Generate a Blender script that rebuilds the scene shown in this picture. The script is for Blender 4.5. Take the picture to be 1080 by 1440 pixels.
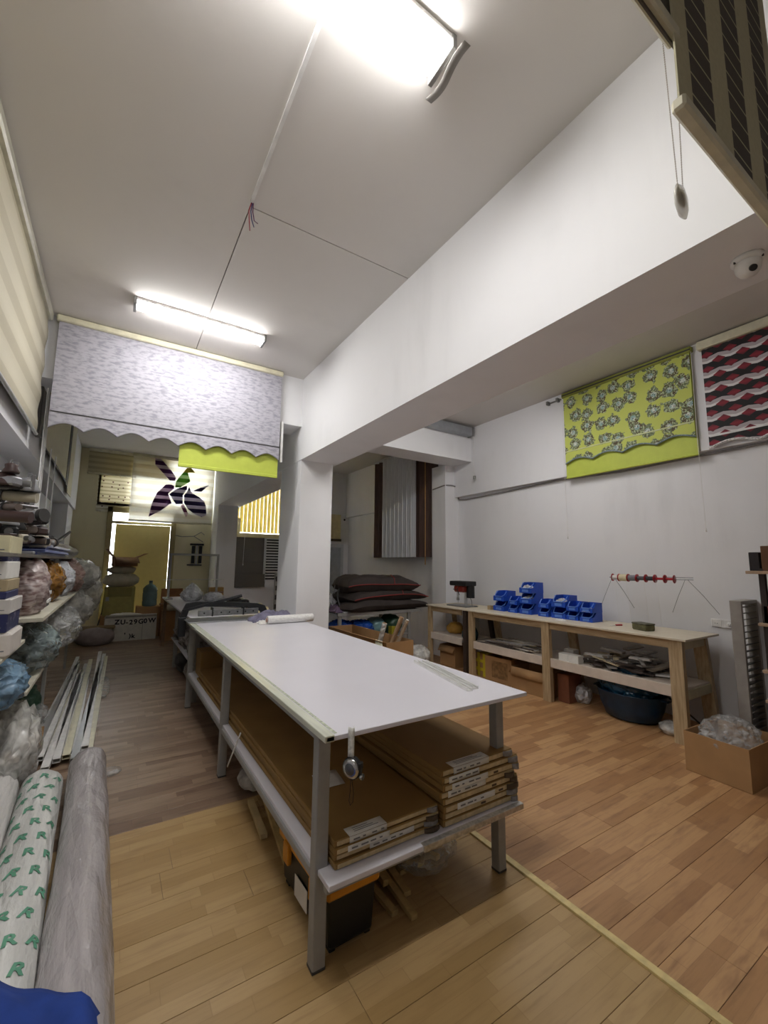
import bpy, bmesh, math, random
from mathutils import Vector, Matrix, noise as mnoise
random.seed(7)
for o in list(bpy.data.objects): bpy.data.objects.remove(o)
S = bpy.context.scene
COL = S.collection
R = math.radians

# ------------------------------------------------------------------ camera
F_PX, YAW, PITCH, ROLL, CAMZ = 592.3, R(32.32), R(7.07), R(0.67), 1.5
_f = Vector((math.sin(YAW)*math.cos(PITCH), math.cos(YAW)*math.cos(PITCH), math.sin(PITCH)))
_r = Vector((math.cos(YAW), -math.sin(YAW), 0)); _u = _r.cross(_f)
_r2 = _r*math.cos(ROLL)+_u*math.sin(ROLL); _u2 = -_r*math.sin(ROLL)+_u*math.cos(ROLL)
CP = Vector((0, 0, CAMZ))
camd = bpy.data.cameras.new('camera'); cam = bpy.data.objects.new('camera', camd); COL.objects.link(cam)
camd.sensor_fit = 'HORIZONTAL'; camd.sensor_width = 36; camd.lens = F_PX/1080*36
camd.clip_start = 0.02; camd.clip_end = 100
cam.matrix_world = Matrix(((_r2.x, _u2.x, -_f.x, 0), (_r2.y, _u2.y, -_f.y, 0), (_r2.z, _u2.z, -_f.z, CAMZ), (0, 0, 0, 1)))
S.camera = cam
def ray(px, py): return _r2*((px-540)/F_PX) - _u2*((py-720)/F_PX) + _f
def PZ(px, py, z): d = ray(px, py); return CP+d*((z-CAMZ)/d.z)
def PX(px, py, x): d = ray(px, py); return CP+d*(x/d.x)
def PY(px, py, y): d = ray(px, py); return CP+d*(y/d.y)

# ------------------------------------------------------------------ light, exposure
W = bpy.data.worlds.new('world'); S.world = W; W.use_nodes = True
bg = W.node_tree.nodes['Background']; bg.inputs[0].default_value = (0.86, 0.93, 1.0, 1); bg.inputs[1].default_value = 7.0
S.view_settings.view_transform = 'Standard'; S.view_settings.look = 'None'
S.view_settings.exposure = 1.25; S.view_settings.gamma = 1; S.view_settings.use_curve_mapping = False
LAMP = 22.0     # emission of the batten diffusers

# ------------------------------------------------------------------ materials
def lin(c):
    if isinstance(c, str):
        c = tuple(int(c[i:i+2], 16)/255 for i in (0, 2, 4))
    return tuple(((v/12.92) if v <= 0.04045 else ((v+0.055)/1.055)**2.4) for v in c)
MATS = {}
class NT:
    def __init__(s, name):
        s.m = bpy.data.materials.new(name); s.m.use_nodes = True; s.t = s.m.node_tree
        s.b = s.t.nodes['Principled BSDF']; s.out = s.t.nodes['Material Output']
    def n(s, typ, **kw):
        x = s.t.nodes.new(typ)
        for k, v in kw.items(): setattr(x, k, v)
        return x
    def l(s, a, b): s.t.links.new(a, b)
    def val(s, sock, v):
        if hasattr(v, 'is_output'): s.l(v, sock)
        else: sock.default_value = v
    def math(s, op, a, b=0.0, c=0.0):
        x = s.n('ShaderNodeMath', operation=op)
        for i, v in enumerate((a, b, c)): s.val(x.inputs[i], v)
        return x.outputs[0]
    def mix(s, fac, a, b):
        x = s.n('ShaderNodeMix', data_type='RGBA')
        s.val(x.inputs[0], fac)
        for i, v in ((6, a), (7, b)):
            if hasattr(v, 'is_output'): s.l(v, x.inputs[i])
            else: x.inputs[i].default_value = (*v[:3], 1)
        return x.outputs[2]
    def coord(s, kind='Object', scale=(1, 1, 1), rot=(0, 0, 0), loc=(0, 0, 0)):
        if kind == 'World': o = s.n('ShaderNodeNewGeometry').outputs['Position']
        else: o = s.n('ShaderNodeTexCoord').outputs[kind]
        mp = s.n('ShaderNodeMapping'); s.l(o, mp.inputs[0])
        mp.inputs['Scale'].default_value = scale; mp.inputs['Rotation'].default_value = rot; mp.inputs['Location'].default_value = loc
        return mp.outputs[0]
    def xyz(s, v):
        x = s.n('ShaderNodeSeparateXYZ'); s.l(v, x.inputs[0]); return x.outputs
    def noise(s, v, scale=5, detail=3, rough=.5):
        x = s.n('ShaderNodeTexNoise'); s.l(v, x.inputs['Vector']); x.inputs['Scale'].default_value = scale
        x.inputs['Detail'].default_value = detail; x.inputs['Roughness'].default_value = rough
        return x.outputs[0]
    def voro(s, v, scale=5, rnd=1.0, feature='F1'):
        x = s.n('ShaderNodeTexVoronoi', feature=feature); s.l(v, x.inputs['Vector']); x.inputs['Scale'].default_value = scale
        x.inputs['Randomness'].default_value = rnd
        return x
    def step(s, v, a, b):
        x = s.n('ShaderNodeMapRange'); s.val(x.inputs[0], v); x.inputs[1].default_value = a; x.inputs[2].default_value = b
        x.interpolation_type = 'SMOOTHSTEP'; return x.outputs[0]
    def bump(s, h, strength=.2, dist=.01):
        x = s.n('ShaderNodeBump'); s.l(h, x.inputs['Height']); x.inputs['Strength'].default_value = strength
        x.inputs['Distance'].default_value = dist; s.l(x.outputs[0], s.b.inputs['Normal'])
    def color(s, c): s.val(s.b.inputs['Base Color'], c if hasattr(c, 'is_output') else (*c[:3], 1))
    def done(s, rough=.5, metal=0, spec=.5):
        s.b.inputs['Roughness'].default_value = rough; s.b.inputs['Metallic'].default_value = metal
        s.b.inputs['Specular IOR Level'].default_value = spec
        return s.m
def mat(name, c, rough=.5, metal=0, var=.08, scale=12, bump=0, stretch=(1, 1, 1), c2=None, alpha=1, trans=0, spec=.5, kind='Object', translucent=0):
    if name in MATS: return MATS[name]
    t = NT(name); a = lin(c)
    b = lin(c2) if c2 else tuple(min(1, v*(1+var)) for v in a)
    a = a if c2 else tuple(v*(1-var) for v in a)
    n = t.noise(t.coord(kind, stretch), scale, 4)
    t.color(t.mix(t.step(n, .3, .7), a, b))
    if bump: t.bump(n, bump, .01)
    t.b.inputs['Alpha'].default_value = alpha
    t.b.inputs['Transmission Weight'].default_value = trans
    m = t.done(rough, metal, spec)
    if translucent:
        tr = t.n('ShaderNodeBsdfTranslucent'); tr.inputs[0].default_value = (*lin(c), 1)
        mx = t.n('ShaderNodeMixShader'); mx.inputs[0].default_value = translucent
        t.l(t.b.outputs[0], mx.inputs[1]); t.l(tr.outputs[0], mx.inputs[2]); t.l(mx.outputs[0], t.out.inputs[0])
    MATS[name] = m
    return m
def emis(name, c, strength):
    t = NT(name); t.b.inputs['Emission Color'].default_value = (*c, 1); t.b.inputs['Emission Strength'].default_value = strength
    t.color(c); MATS[name] = t.done(.5); return MATS[name]

def film(name, c, amin=.15, amax=.7, scale=16, rough=.12, bump=.55):
    if name in MATS: return MATS[name]
    t = NT(name); v = t.coord('Object'); n = t.noise(v, scale*.5, 4, .6)
    d = t.voro(t.coord('Object', (1, 1, 1.3)), scale, 1.0, 'DISTANCE_TO_EDGE').outputs['Distance']; d2 = t.voro(v, scale*2.7, 1.0, 'F1').outputs['Distance']
    h = t.math('ADD', t.math('ADD', t.step(d, 0, .35), t.math('MULTIPLY', d2, .35)), t.math('MULTIPLY', n, .8))
    t.bump(h, bump, .03); a = lin(c)
    t.color(t.mix(t.step(n, .35, .65), tuple(x*.8 for x in a), tuple(min(1, x*1.12) for x in a)))
    al = t.n('ShaderNodeMapRange'); t.l(n, al.inputs[0]); al.inputs[1].default_value = .3; al.inputs[2].default_value = .7; al.inputs[3].default_value = amin; al.inputs[4].default_value = amax
    t.l(al.outputs[0], t.b.inputs['Alpha']); MATS[name] = t.done(rough, 0, .7); return MATS[name]

# ------------------------------------------------------------------ mesh builder
class MB:
    def __init__(s): s.v = []; s.f = []; s.sm = []
    def add(s, vs, fs, smooth=False):
        o = len(s.v); s.v += [tuple(v) for v in vs]; s.f += [tuple(i+o for i in f) for f in fs]; s.sm += [smooth]*len(fs); return s
    def box(s, x0, x1, y0, y1, z0, z1, M=None):
        vs = [Vector((x, y, z)) for z in (z0, z1) for y in (y0, y1) for x in (x0, x1)]
        if M: vs = [M@v for v in vs]
        return s.add(vs, [(0, 2, 3, 1), (4, 5, 7, 6), (0, 1, 5, 4), (2, 6, 7, 3), (0, 4, 6, 2), (1, 3, 7, 5)])
    def rbox(s, x0, x1, y0, y1, z0, z1, r=.004, M=None):
        # chamfered box
        r = min(r, (x1-x0)*.45, (y1-y0)*.45, (z1-z0)*.45)
        bm = bmesh.new(); bmesh.ops.create_cube(bm, size=1)
        for v in bm.verts:
            v.co = Vector(((x0+x1)/2+v.co.x*(x1-x0), (y0+y1)/2+v.co.y*(y1-y0), (z0+z1)/2+v.co.z*(z1-z0)))
        bmesh.ops.bevel(bm, geom=bm.edges[:], offset=r, segments=1, affect='EDGES', profile=.5)
        s.frombm(bm, M); return s
    def frombm(s, bm, M=None, smooth=False):
        bm.verts.index_update()
        vs = [(M@v.co if M else v.co.copy()) for v in bm.verts]; fs = [tuple(v.index for v in f.verts) for f in bm.faces]
        bm.free(); return s.add(vs, fs, smooth)
    def bar(s, p, q, w, h=None, up=(0, 0, 1)):
        # rectangular bar from p to q
        h = h or w; p = Vector(p); q = Vector(q); d = (q-p); L = d.length; d.normalize(); up = Vector(up)
        if abs(d.dot(up)) > .99: up = Vector((0, 1, 0))
        a = d.cross(up).normalized(); b = a.cross(d)
        M = Matrix(((a.x, d.x, b.x, p.x), (a.y, d.y, b.y, p.y), (a.z, d.z, b.z, p.z), (0, 0, 0, 1)))
        return s.box(-w/2, w/2, 0, L, -h/2, h/2, M)
    def cyl(s, p, q, r, r2=None, n=14, caps=True):
        return s.tube([p, q], [r, r if r2 is None else r2], n, caps)
    def tube(s, pts, r, n=8, caps=True):
        pts = [Vector(p) for p in pts]; k = len(pts)
        rs = r if isinstance(r, (list, tuple)) else [r]*k
        vs = []; fs = []; a = None
        for i, p in enumerate(pts):
            d = (pts[min(i+1, k-1)]-pts[max(i-1, 0)])
            if d.length < 1e-9: d = Vector((0, 0, 1))
            d.normalize()
            if a is None:
                a = d.cross(Vector((0, 0, 1)))
                if a.length < .05: a = d.cross(Vector((0, 1, 0)))
            a = (a-d*a.dot(d)).normalized(); b = d.cross(a)
            for j in range(n):
                t = 2*math.pi*j/n; vs.append(p+(a*math.cos(t)+b*math.sin(t))*rs[i])
        for i in range(k-1):
            for j in range(n):
                j2 = (j+1) % n; fs.append((i*n+j, i*n+j2, (i+1)*n+j2, (i+1)*n+j))
        s.add(vs, fs, n > 6)
        if caps:
            s.add(vs[:n], [tuple(reversed(range(n)))]); s.add(vs[-n:], [tuple(range(n))])
        return s
    def lathe(s, prof, n=20, M=None, smooth=True):
        vs = []; fs = []; k = len(prof)
        for (r, z) in prof:
            for j in range(n):
                t = 2*math.pi*j/n; v = Vector((r*math.cos(t), r*math.sin(t), z)); vs.append(M@v if M else v)
        for i in range(k-1):
            for j in range(n):
                j2 = (j+1) % n; fs.append((i*n+j, i*n+j2, (i+1)*n+j2, (i+1)*n+j))
        return s.add(vs, fs, smooth)
    def prism(s, poly, axis, a, b):
        # poly in the two other axes (in xyz order), extruded along axis from a to b
        def mk(u, v, w):
            return {'x': (w, u, v), 'y': (u, w, v), 'z': (u, v, w)}[axis]
        n = len(poly); vs = [mk(u, v, a) for u, v in poly]+[mk(u, v, b) for u, v in poly]
        fs = [tuple(range(n)), tuple(reversed(range(n, 2*n)))]+[(i, i+n, (i+1) % n+n, (i+1) % n) for i in range(n)]
        return s.add(vs, fs)
    def sheet(s, fn, nu, nv, smooth=True, thick=0.0):
        vs = [fn(i/nu, j/nv) for j in range(nv+1) for i in range(nu+1)]
        fs = [(j*(nu+1)+i, j*(nu+1)+i+1, (j+1)*(nu+1)+i+1, (j+1)*(nu+1)+i) for j in range(nv) for i in range(nu)]
        return s.add(vs, fs, smooth)
    def blob(s, c, rad, seed=0, amp=.25, freq=2.2, sub=4, flat=None, ridge=True):
        bm = bmesh.new(); bmesh.ops.create_icosphere(bm, subdivisions=sub, radius=1)
        c = Vector(c)
        for v in bm.verts:
            p = v.co.normalized(); q = p*freq+Vector((seed*7.3, seed*3.1, seed*1.7))
            n = mnoise.fractal(q, .9, 2.1, 4)
            if ridge: n = (1-abs(n)*2.2)*.6-abs(mnoise.noise(q*2.7))*.5
            k = 1+amp*n
            w = Vector((p.x*rad[0]*k, p.y*rad[1]*k, p.z*rad[2]*k))+c
            if flat is not None and w.z < flat: w.z = flat
            v.co = w
        return s.frombm(bm, None, True)
    def obj(s, name, m, parent=None, solid=0, bev=0, sub=0):
        me = bpy.data.meshes.new(name); me.from_pydata(s.v, [], s.f); me.update()
        me.polygons.foreach_set('use_smooth', s.sm)
        if m: me.materials.append(m)
        o = bpy.data.objects.new(name, me); COL.objects.link(o)
        if parent: o.parent = parent
        if solid:
            md = o.modifiers.new('solid', 'SOLIDIFY'); md.thickness = solid; md.offset = 0
        if sub:
            md = o.modifiers.new('sub', 'SUBSURF'); md.levels = sub; md.render_levels = sub
        return o
def tag(o, label, cat, group=None):
    o['label'] = label; o['category'] = cat
    if group: o['group'] = group
    return o
def thing(name, label, cat, loc=(0, 0, 0), rz=0, group=None):
    o = bpy.data.objects.new(name, None); COL.objects.link(o); o.empty_display_size = .05
    o.location = loc; o.rotation_euler = (0, 0, rz)
    return tag(o, label, cat, group)
def struct(mb, name, m, parent=None):
    o = mb.obj(name, m, parent); o['kind'] = 'structure'; return o
def dup(root, loc=None, rz=None, label=None, group=None):
    r = root.copy(); COL.objects.link(r)
    if loc is not None: r.location = loc
    if rz is not None: r.rotation_euler = (0, 0, rz)
    if label: r['label'] = label
    if group: r['group'] = group
    for ch in list(root.children):
        c = ch.copy(); COL.objects.link(c); c.parent = r
        for g in list(ch.children):
            d = g.copy(); COL.objects.link(d); d.parent = c
    return r
def wob(u, v, s, k=1.0): return mnoise.noise(Vector((u*k+s*5.1, v*k-s*2.7, s*1.3)))
def fillet(pts, r=.03, n=4):
    pts = [Vector(p) for p in pts]; out = [pts[0]]
    for a, b, c in zip(pts, pts[1:], pts[2:]):
        d1 = (a-b); d2 = (c-b); k = min(r, d1.length*.45, d2.length*.45)
        p, q = b+d1.normalized()*k, b+d2.normalized()*k
        for i in range(n+1):
            t = i/n; out.append(p*(1-t)**2+b*2*t*(1-t)+q*t*t)
    return out+[pts[-1]]
# ================================================================== structure
CEIL = 3.78; BACK = 10.3; FRONT = -2.4
XL, XLB, XB0, XB1, XR, XRB = -1.0, -0.74, 1.82, 2.30, 4.95, 4.87
BZ = 2.75
def plaster(name, c, streak=.05):
    t = NT(name); a = lin(c)
    v = t.coord('World'); n1 = t.noise(v, 1.1, 4, .6); n2 = t.noise(t.coord('World', (3, 3, .5)), 1.6, 4, .6)
    f = t.math('MULTIPLY', t.step(n1, .42, .75), t.step(n2, .35, .75))
    t.color(t.mix(f, a, tuple(x*(1-streak*3) for x in a)))
    t.bump(t.noise(v, 160, 3), .05, .003); MATS[name] = t.done(.75, 0, .3); return MATS[name]
M_wall = plaster('white_plaster', 'efeff1', .03); M_ceil = plaster('ceiling_board_paint', 'dcd8d4', .02)
M_back = plaster('cream_plaster', 'ddd5b4', .04)

def wood_floor(name, cA, cB, cC, contrast=1.0):
    t = NT(name); pos = t.coord('World', (1, 1, 1))
    x, y, z = t.xyz(pos)
    row = t.math('FLOOR', t.math('DIVIDE', y, .0633))
    wn = t.n('ShaderNodeTexWhiteNoise', noise_dimensions='1D'); t.l(row, wn.inputs['W'])
    xo = t.math('ADD', t.math('DIVIDE', x, .43), t.math('MULTIPLY', wn.outputs[0], 7.3))
    cell = t.math('FLOOR', xo)
    wn2 = t.n('ShaderNodeTexWhiteNoise', noise_dimensions='2D')
    cb = t.n('ShaderNodeCombineXYZ'); t.l(cell, cb.inputs[0]); t.l(row, cb.inputs[1]); t.l(cb.outputs[0], wn2.inputs['Vector'])
    k = wn2.outputs[0]
    g = t.noise(t.coord('World', (1.6, 24, 1)), 2.2, 5, .65); g2 = t.noise(t.coord('World', (1, 5, 1)), 3.2, 3, .6)
    base = t.mix(t.step(k, .05, .95), lin(cA), lin(cB))
    base = t.mix(t.math('MULTIPLY', t.step(g, .45, .75), .45*contrast), base, lin(cC))
    base = t.mix(t.math('MULTIPLY', t.step(g2, .5, .75), .55*contrast), base, lin(cC))
    fx = t.math('ABSOLUTE', t.math('SUBTRACT', t.math('FRACT', xo), .5)); ry = t.math('ABSOLUTE', t.math('SUBTRACT', t.math('FRACT', t.math('DIVIDE', y, .0633)), .5))
    e = t.math('MAXIMUM', t.step(fx, .493, .5), t.step(ry, .47, .5))
    t.color(t.mix(t.math('MULTIPLY', e, .35), base, lin(cC)))
    t.bump(g, .05, .002); MATS[name] = t.done(.36, 0, .45); return MATS[name]
M_fr = wood_floor('red_brown_parquet', 'c2996c', 'a27850', '825b40')
M_fl = wood_floor('light_oak_laminate', 'b99b6c', 'a98a5a', '8c6c44', .7)
M_fd = wood_floor('grey_brown_laminate', '9a826c', '7a6250', '5a473b', 1.0)
M_joint = mat('floor_underlay', '8a7052', .8)
def floor_zone(x0, x1, y0, y1, fx0, fx1, fy0, fy1, m, seed):
    base = struct(MB().box(fx0, fx1, fy0, fy1, -.06, -.003), 'floor', M_joint)
    rnd = random.Random(seed); bw, bl, gap = .19, 1.29, .0009; meshes = {}
    y = math.floor(y0/bw)*bw
    while y < y1-.005:
        ya, yb = max(y, y0), min(y+bw, y1)
        x = x0-rnd.random()*bl
        while x < x1:
            xa, xb = max(x, x0), min(x+bl, x1)
            if xb-xa > .02 and yb-ya > .005:
                key = (round(xb-xa, 2), round(yb-ya, 3))
                if key not in meshes:
                    b = MB().rbox(gap, xb-xa-gap, gap, yb-ya-gap, -.008, 0, .0008); o = b.obj('plank', m, base); meshes[key] = o.data
                else:
                    o = bpy.data.objects.new('plank', meshes[key]); COL.objects.link(o); o.parent = base
                o.location = (xa, ya, 0)
            x += bl
        y += bw
    return base
floor_zone(XB0+.015, XR, -.4, 10.3, XB0, XR+.1, FRONT, BACK, M_fr, 1)
floor_zone(XL, XB0-.015, -.4, 2.92, XL-.1, XB0, FRONT, 2.92, M_fl, 2)
floor_zone(XL, XB0-.015, 2.92, 10.3, XL-.1, XB0, 2.92, BACK, M_fd, 3)
def strip_pts(y): return XB0+.004*math.sin(y*1.7)
b = MB()
for i in range(24):
    ya, yb = -.4+i*.45, -.4+(i+1)*.45
    b.box(XB0-.016, XB0+.018, ya, min(yb, BACK), -.002, .009)
struct(b, 'trim_1', mat('pale_wood_strip', 'd8c48a', .5, var=.12, scale=30))

# ceiling: a slab with boards hung under it, thin joints between them
ce = struct(MB().box(XL-.1, XR+.1, FRONT, BACK, CEIL+.02, CEIL+.12), 'ceiling', M_ceil)
sx, sy = .565, 2.55
for (x0, x1, y0, y1) in ((XLB-.3, sx-.004, FRONT, 4.8), (sx+.004, XB0, FRONT, sy-.004), (sx+.004, XB0, sy+.004, 4.8), (XL-.05, XB0, 5.2, BACK), (XB1, XR+.05, FRONT, 5.0), (XB1, XR+.05, 5.45, BACK)):
    MB().box(x0, x1, y0, y1, CEIL, CEIL+.018).obj('ceiling_panel', M_ceil, ce)
M_white = mat('white_plastic', 'e9e8e6', .4)
struct(MB().box(sx-.013, sx+.006, -.5, 2.5, CEIL-.012, CEIL+.004), 'trim_2', M_white)

# walls
wl = struct(MB().box(XL-.12, XL, FRONT, BACK, 0, CEIL+.02), 'wall_left', M_wall)
MB().box(XL, XLB, FRONT, BACK, 2.5, CEIL+.01).obj('bulkhead', M_wall, wl)
for ya, yb, xx in ((5.6, 6.5, XL+.09), (9.3, BACK, XL+.22), (1.2, 1.9, XL+.09)):
    MB().box(XL-.01, xx, ya, yb, 0, 2.51).obj('pilaster', M_wall, wl)
# right wall with window openings high up in the bulkhead part
wr = struct(MB().box(XR, XR+.15, FRONT, BACK, 0, CEIL+.02), 'wall_right', M_wall)
MB().box(XRB, XR, FRONT, BACK, 2.66, CEIL+.01).obj('bulkhead', M_wall, wr)
MB().box(4.66, XR, 5.42, 5.78, 0, 3.21).obj('pilaster', M_wall, wr)
# back wall: door opening with transom, high window of the right wing
wb = struct(MB().box(XL-.1, -.38, BACK, BACK+.15, 0, CEIL+.02).box(-.38, -.12, BACK, BACK+.15, 0, 2.66).box(-.12, 1.0, BACK, BACK+.15, 2.62, 2.66).box(1.0, 1.72, BACK, BACK+.15, 0, 2.66).box(-.38, 1.72, BACK, BACK+.15, 3.68, CEIL+.02).box(1.72, 2.06, BACK, BACK+.15, 0, CEIL+.02), 'wall_back', M_back)
pt_ = struct(MB().box(4.2, XR, 9.5, 9.6, 0, CEIL+.01), 'wall_partition', M_wall)
struct(MB().box(2.06, 2.4, BACK, BACK+.15, 0, CEIL+.02).box(2.4, 3.9, BACK, BACK+.15, 0, 2.18).box(2.4, 3.9, BACK, BACK+.15, 3.6, CEIL+.02)
       .box(3.9, 4.55, BACK, BACK+.15, 0, CEIL+.02).box(4.55, XR+.15, BACK, BACK+.15, 2.02, 2.2).box(4.55, XR+.15, BACK, BACK+.15, 3.3, CEIL+.02)
       .box(4.55, XR+.15, BACK+.1, BACK+.15, 0, 2.03).box(4.55, XR+.15, BACK+.1, BACK+.15, 2.2, 3.3), 'wall_back', M_wall)
# plain wall behind the camera
fr = MB().box(XL-.1, XR+.15, FRONT-.2, FRONT, 0, CEIL+.02)
struct(fr, 'wall_front', M_wall)
# main downstand beam with its columns, cross beams
bm_ = struct(MB().box(XB0, XB1, FRONT, BACK, BZ, CEIL+.01), 'beam', M_wall)
tag(bm_, 'long white downstand beam between the two bays of the workshop', 'beam')
for ya, yb, nm in ((4.78, 5.5, 'thick white column under the beam, at the end of the big cutting table'), (9.66, BACK, 'white column under the beam beside the back wall')):
    c = struct(MB().box(XB0+.005, XB1-.055, ya, yb, 0, BZ+.01), 'column', M_wall); tag(c, nm, 'column')
c = struct(MB().box(XLB-.01, XB0+.01, 4.8, 5.2, 3.17, CEIL+.01), 'cross_beam', M_wall); tag(c, 'short white cross beam behind the grey valance blind', 'beam')
c = struct(MB().box(XB1-.01, XR, 5.0, 5.45, 3.2, CEIL+.01), 'cross_beam', M_wall); tag(c, 'white cross beam above the brown and white folding doors', 'beam')

# lamps
M_lamp = emis('lamp_diffuser_glow', (1, .985, .97), LAMP); M_metal = mat('grey_metal', '8e8e8c', .4, .6); M_silver = mat('satin_aluminium', 'c9cacb', .35, .7, .05)
M_dk = mat('dark_grey_plastic', '3a3938', .5)
def lamp(x0, x1, y, label, w=.15, z=CEIL):
    t = thing('ceiling_lamp', label, 'lamp', ((x0+x1)/2, y, z), 0, 'batten lamps on the ceilings')
    L = (x1-x0)/2
    MB().rbox(-L, L, -w/2, w/2, -.025, .001, .004).obj('housing', M_white, t)
    pr = [(-w*.46, -.025), (-w*.42, -.05), (-w*.2, -.068), (w*.2, -.068), (w*.42, -.05), (w*.46, -.025)]
    MB().prism(pr, 'x', -L+.02, L-.02).obj('diffuser', M_lamp, t)
    for s in (-1, 1):
        MB().rbox(s*L-.012, s*L+.012, -w/2-.005, w/2+.005, -.07, .001, .003).obj('end_cap', M_metal, t)
    return t
lamp(-.02, 1.11, 4.1, 'white batten lamp in front of the grey patterned blind')
lamp(-.13, 1.07, 1.25, 'white batten lamp with a grey tape strip at its end', .17)
lamp(2.6, 3.8, 3.0, 'white batten lamp above the wooden bench')
q0, q1 = PZ(600, 128, 3.7), PZ(647, 60, 3.7); q0.z = q1.z = 3.702
q0.x = q1.x = 1.1; q0.y = 1.385; q1.y = 1.115
b = MB().sheet(lambda u, v: q0.lerp(q1, u)+Vector((-.018+v*.036+.01*math.sin(u*6), 0, -.012*math.sin(u*3))), 14, 1)
tag(b.obj('tape_strip', mat('grey_cloth_tape', '8b8782', .7), None, solid=.003), 'wavy grey tape strip stuck across the end of the near batten lamp', 'tape')

# ================================================================== cutting table
M_lam = mat('white_laminate', 'dbd9e0', .32, var=.015, scale=3); M_leg = mat('grey_painted_steel', '9a9a97', .5, .15, .05, 20)
M_edge = mat('pale_aluminium_edge', 'd9dccb', .3, .35, .08, 40, stretch=(1, .1, 1)); M_foil = mat('silver_foil_tape', 'b9b6b0', .35, .75, .2, 60, .2)
M_paper = mat('white_paper', 'e8e6e0', .7, var=.05); M_ink = mat('grey_print_ink', '77777a', .7)
M_kraft = mat('kraft_board', '8e6d3a', .7, var=.1, scale=4, c2='997742'); M_kraftd = mat('kraft_board_edge', 'ccb68c', .8, var=.15, scale=30)
T = thing('cutting_table', 'long white topped cutting table on grey steel legs, with cartons on its lower shelf', 'table', (1.25, 3.25, 0))
def P(m): return m
def off(mb, o=(1.25, 3.25, 0)):
    mb.v = [(x-o[0], y-o[1], z-o[2]) for x, y, z in mb.v]; return mb
TX0, TX1, TY0, TY1, TZ = .70, 1.80, 1.48, 5.02, .87
off(MB().rbox(TX0, TX1, TY0, TY1, TZ-.018, TZ, .002)).obj('tabletop', M_lam, T)
ed = off(MB().rbox(TX0-.006, TX0+.034, TY0+.0, TY1, TZ-.02, TZ+.004, .002)).obj('edge_strip', M_edge, T)
off(MB().box(TX0+.04, TX0+.052, TY0+.02, TY1-.1, TZ, TZ+.0012)).obj('ruler_tape', mat('worn_ruler_tape', 'b7bda8', .5, var=.3, scale=80, stretch=(1, 1, 1)), ed)
for lx in (.75, 1.73):
    for ly in (1.625, 3.3, 4.96):
        l = off(MB().rbox(lx-.026, lx+.026, ly-.026, ly+.026, .004, .845, .003)).obj('leg', M_leg, T)
        off(MB().rbox(lx-.027, lx+.027, ly-.027, ly+.027, 0, .012, .002)).obj('foot', M_dk, l)
    off(MB().rbox(lx-.02, lx+.02, 1.655, 4.935, .80, .851, .003)).obj('rail', M_leg, T)
    off(MB().rbox(lx-.024, lx+.016, 1.655, 4.935, .30, .333, .003)).obj('shelf_rail', M_leg, T)
sh = off(MB().rbox(.735, 1.765, 1.5, 5.0, .331, .352, .002)).obj('lower_shelf', M_lam, T)
off(MB().rbox(1.16, 1.768, 1.492, 1.52, .329, .355, .002)).obj('edge_tape', M_foil, sh)
off(MB().rbox(.74, 1.76, 1.53, 1.56, .302, .331, .002)).obj('shelf_crossbar', M_leg, T)
# flat cartons on the lower shelf
M_strap = mat('grey_packing_strap', '8d8a88', .45, var=.2, scale=40); M_dtape = mat('dark_brown_tape', '4c3c2a', .4)
ORD = ['lowest', 'second', 'third', 'fourth', 'fifth', 'sixth', 'seventh', 'eighth', 'ninth']
def carton(x0, x1, y0, y1, z, h, label, rnd, lab, top=False, lx=None):
    c = thing('flat_carton', label, 'carton', ((x0+x1)/2, y0, z), rnd.uniform(-.006, .006), 'flat cartons under the cutting table')
    w = (x1-x0)/2; L = y1-y0
    MB().rbox(-w, w, 0, L, .001, h-.001, .003).obj('body', M_kraft, c)
    MB().rbox(-w+.012, w-.004, -.003, .002, .004, h-.005, .001).obj('end_flap', M_kraftd, c)
    if lab:
        a = -w+.03+rnd.random()*.05 if lx is None else lx; b2 = a+rnd.uniform(.17, .24)
        p = MB().sheet(lambda u, v: Vector((a+(b2-a)*u, -.005-.004*abs(wob(u, v, z*9, 4)), .001+(h-.002)*v)), 8, 2)
        if top: p.sheet(lambda u, v: Vector((a+(b2-a)*u, -.005+.055*v, h+.001)), 6, 2)
        lb = p.obj('paper_label', M_paper, c, solid=.0012)
        for k in range(4):
            xx = a+.015+k*.042; MB().box(xx, xx+rnd.uniform(.012, .034), -.0105, -.0095, h*.42, h*.62).obj('print_line', M_ink, lb)
        if top:
            for k in range(3): MB().box(a+.03, b2-.03-k*.02, .012+k*.011, .015+k*.011, h+.0018, h+.0024).obj('print_line', M_ink, lb)
    s0 = w-rnd.uniform(.05, .09); s1 = w-.006
    zz = rnd.uniform(.3, .7)*h
    MB().sheet(lambda u, v: Vector((s0+(s1-s0)*u, -.006-.012*math.sin(u*3.1)*rnd.uniform(.9, 1.1)*(1-v*.6), zz-h*.45+v*h*.8-.006*u)), 7, 3).obj('packing_strap', M_strap if rnd.random() < .7 else M_dtape, c, solid=.0015)
    if rnd.random() < .6:
        d = rnd.uniform(-.02, .1); MB().box(d, d+.03, -.0045, -.0035, h*.3, h*.62).obj('stamp', M_dtape, c)
    return c
rnd = random.Random(4)
for i in range(8):
    h = .0285; dx = (.0, .0, .004, .002, -.012, .0, .006, .0)[i]
    carton(1.305+dx+.004*(i % 2), 1.785+dx+(0, .006, .004, .006, .004, .018, .014, -.008)[i], 1.545+(.0, .004, .0, .006, .01, .004, .012, .02)[i], 4.55, .352+i*h, h,
           'flat brown carton, %s from the bottom of the taller stack under the cutting table' % ('lowest' if i == 0 else ORD[i]) if i < 7 else 'flat brown carton on top of the taller stack under the cutting table', rnd, i in (2, 4, 5, 6, 7), i == 7)
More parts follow.
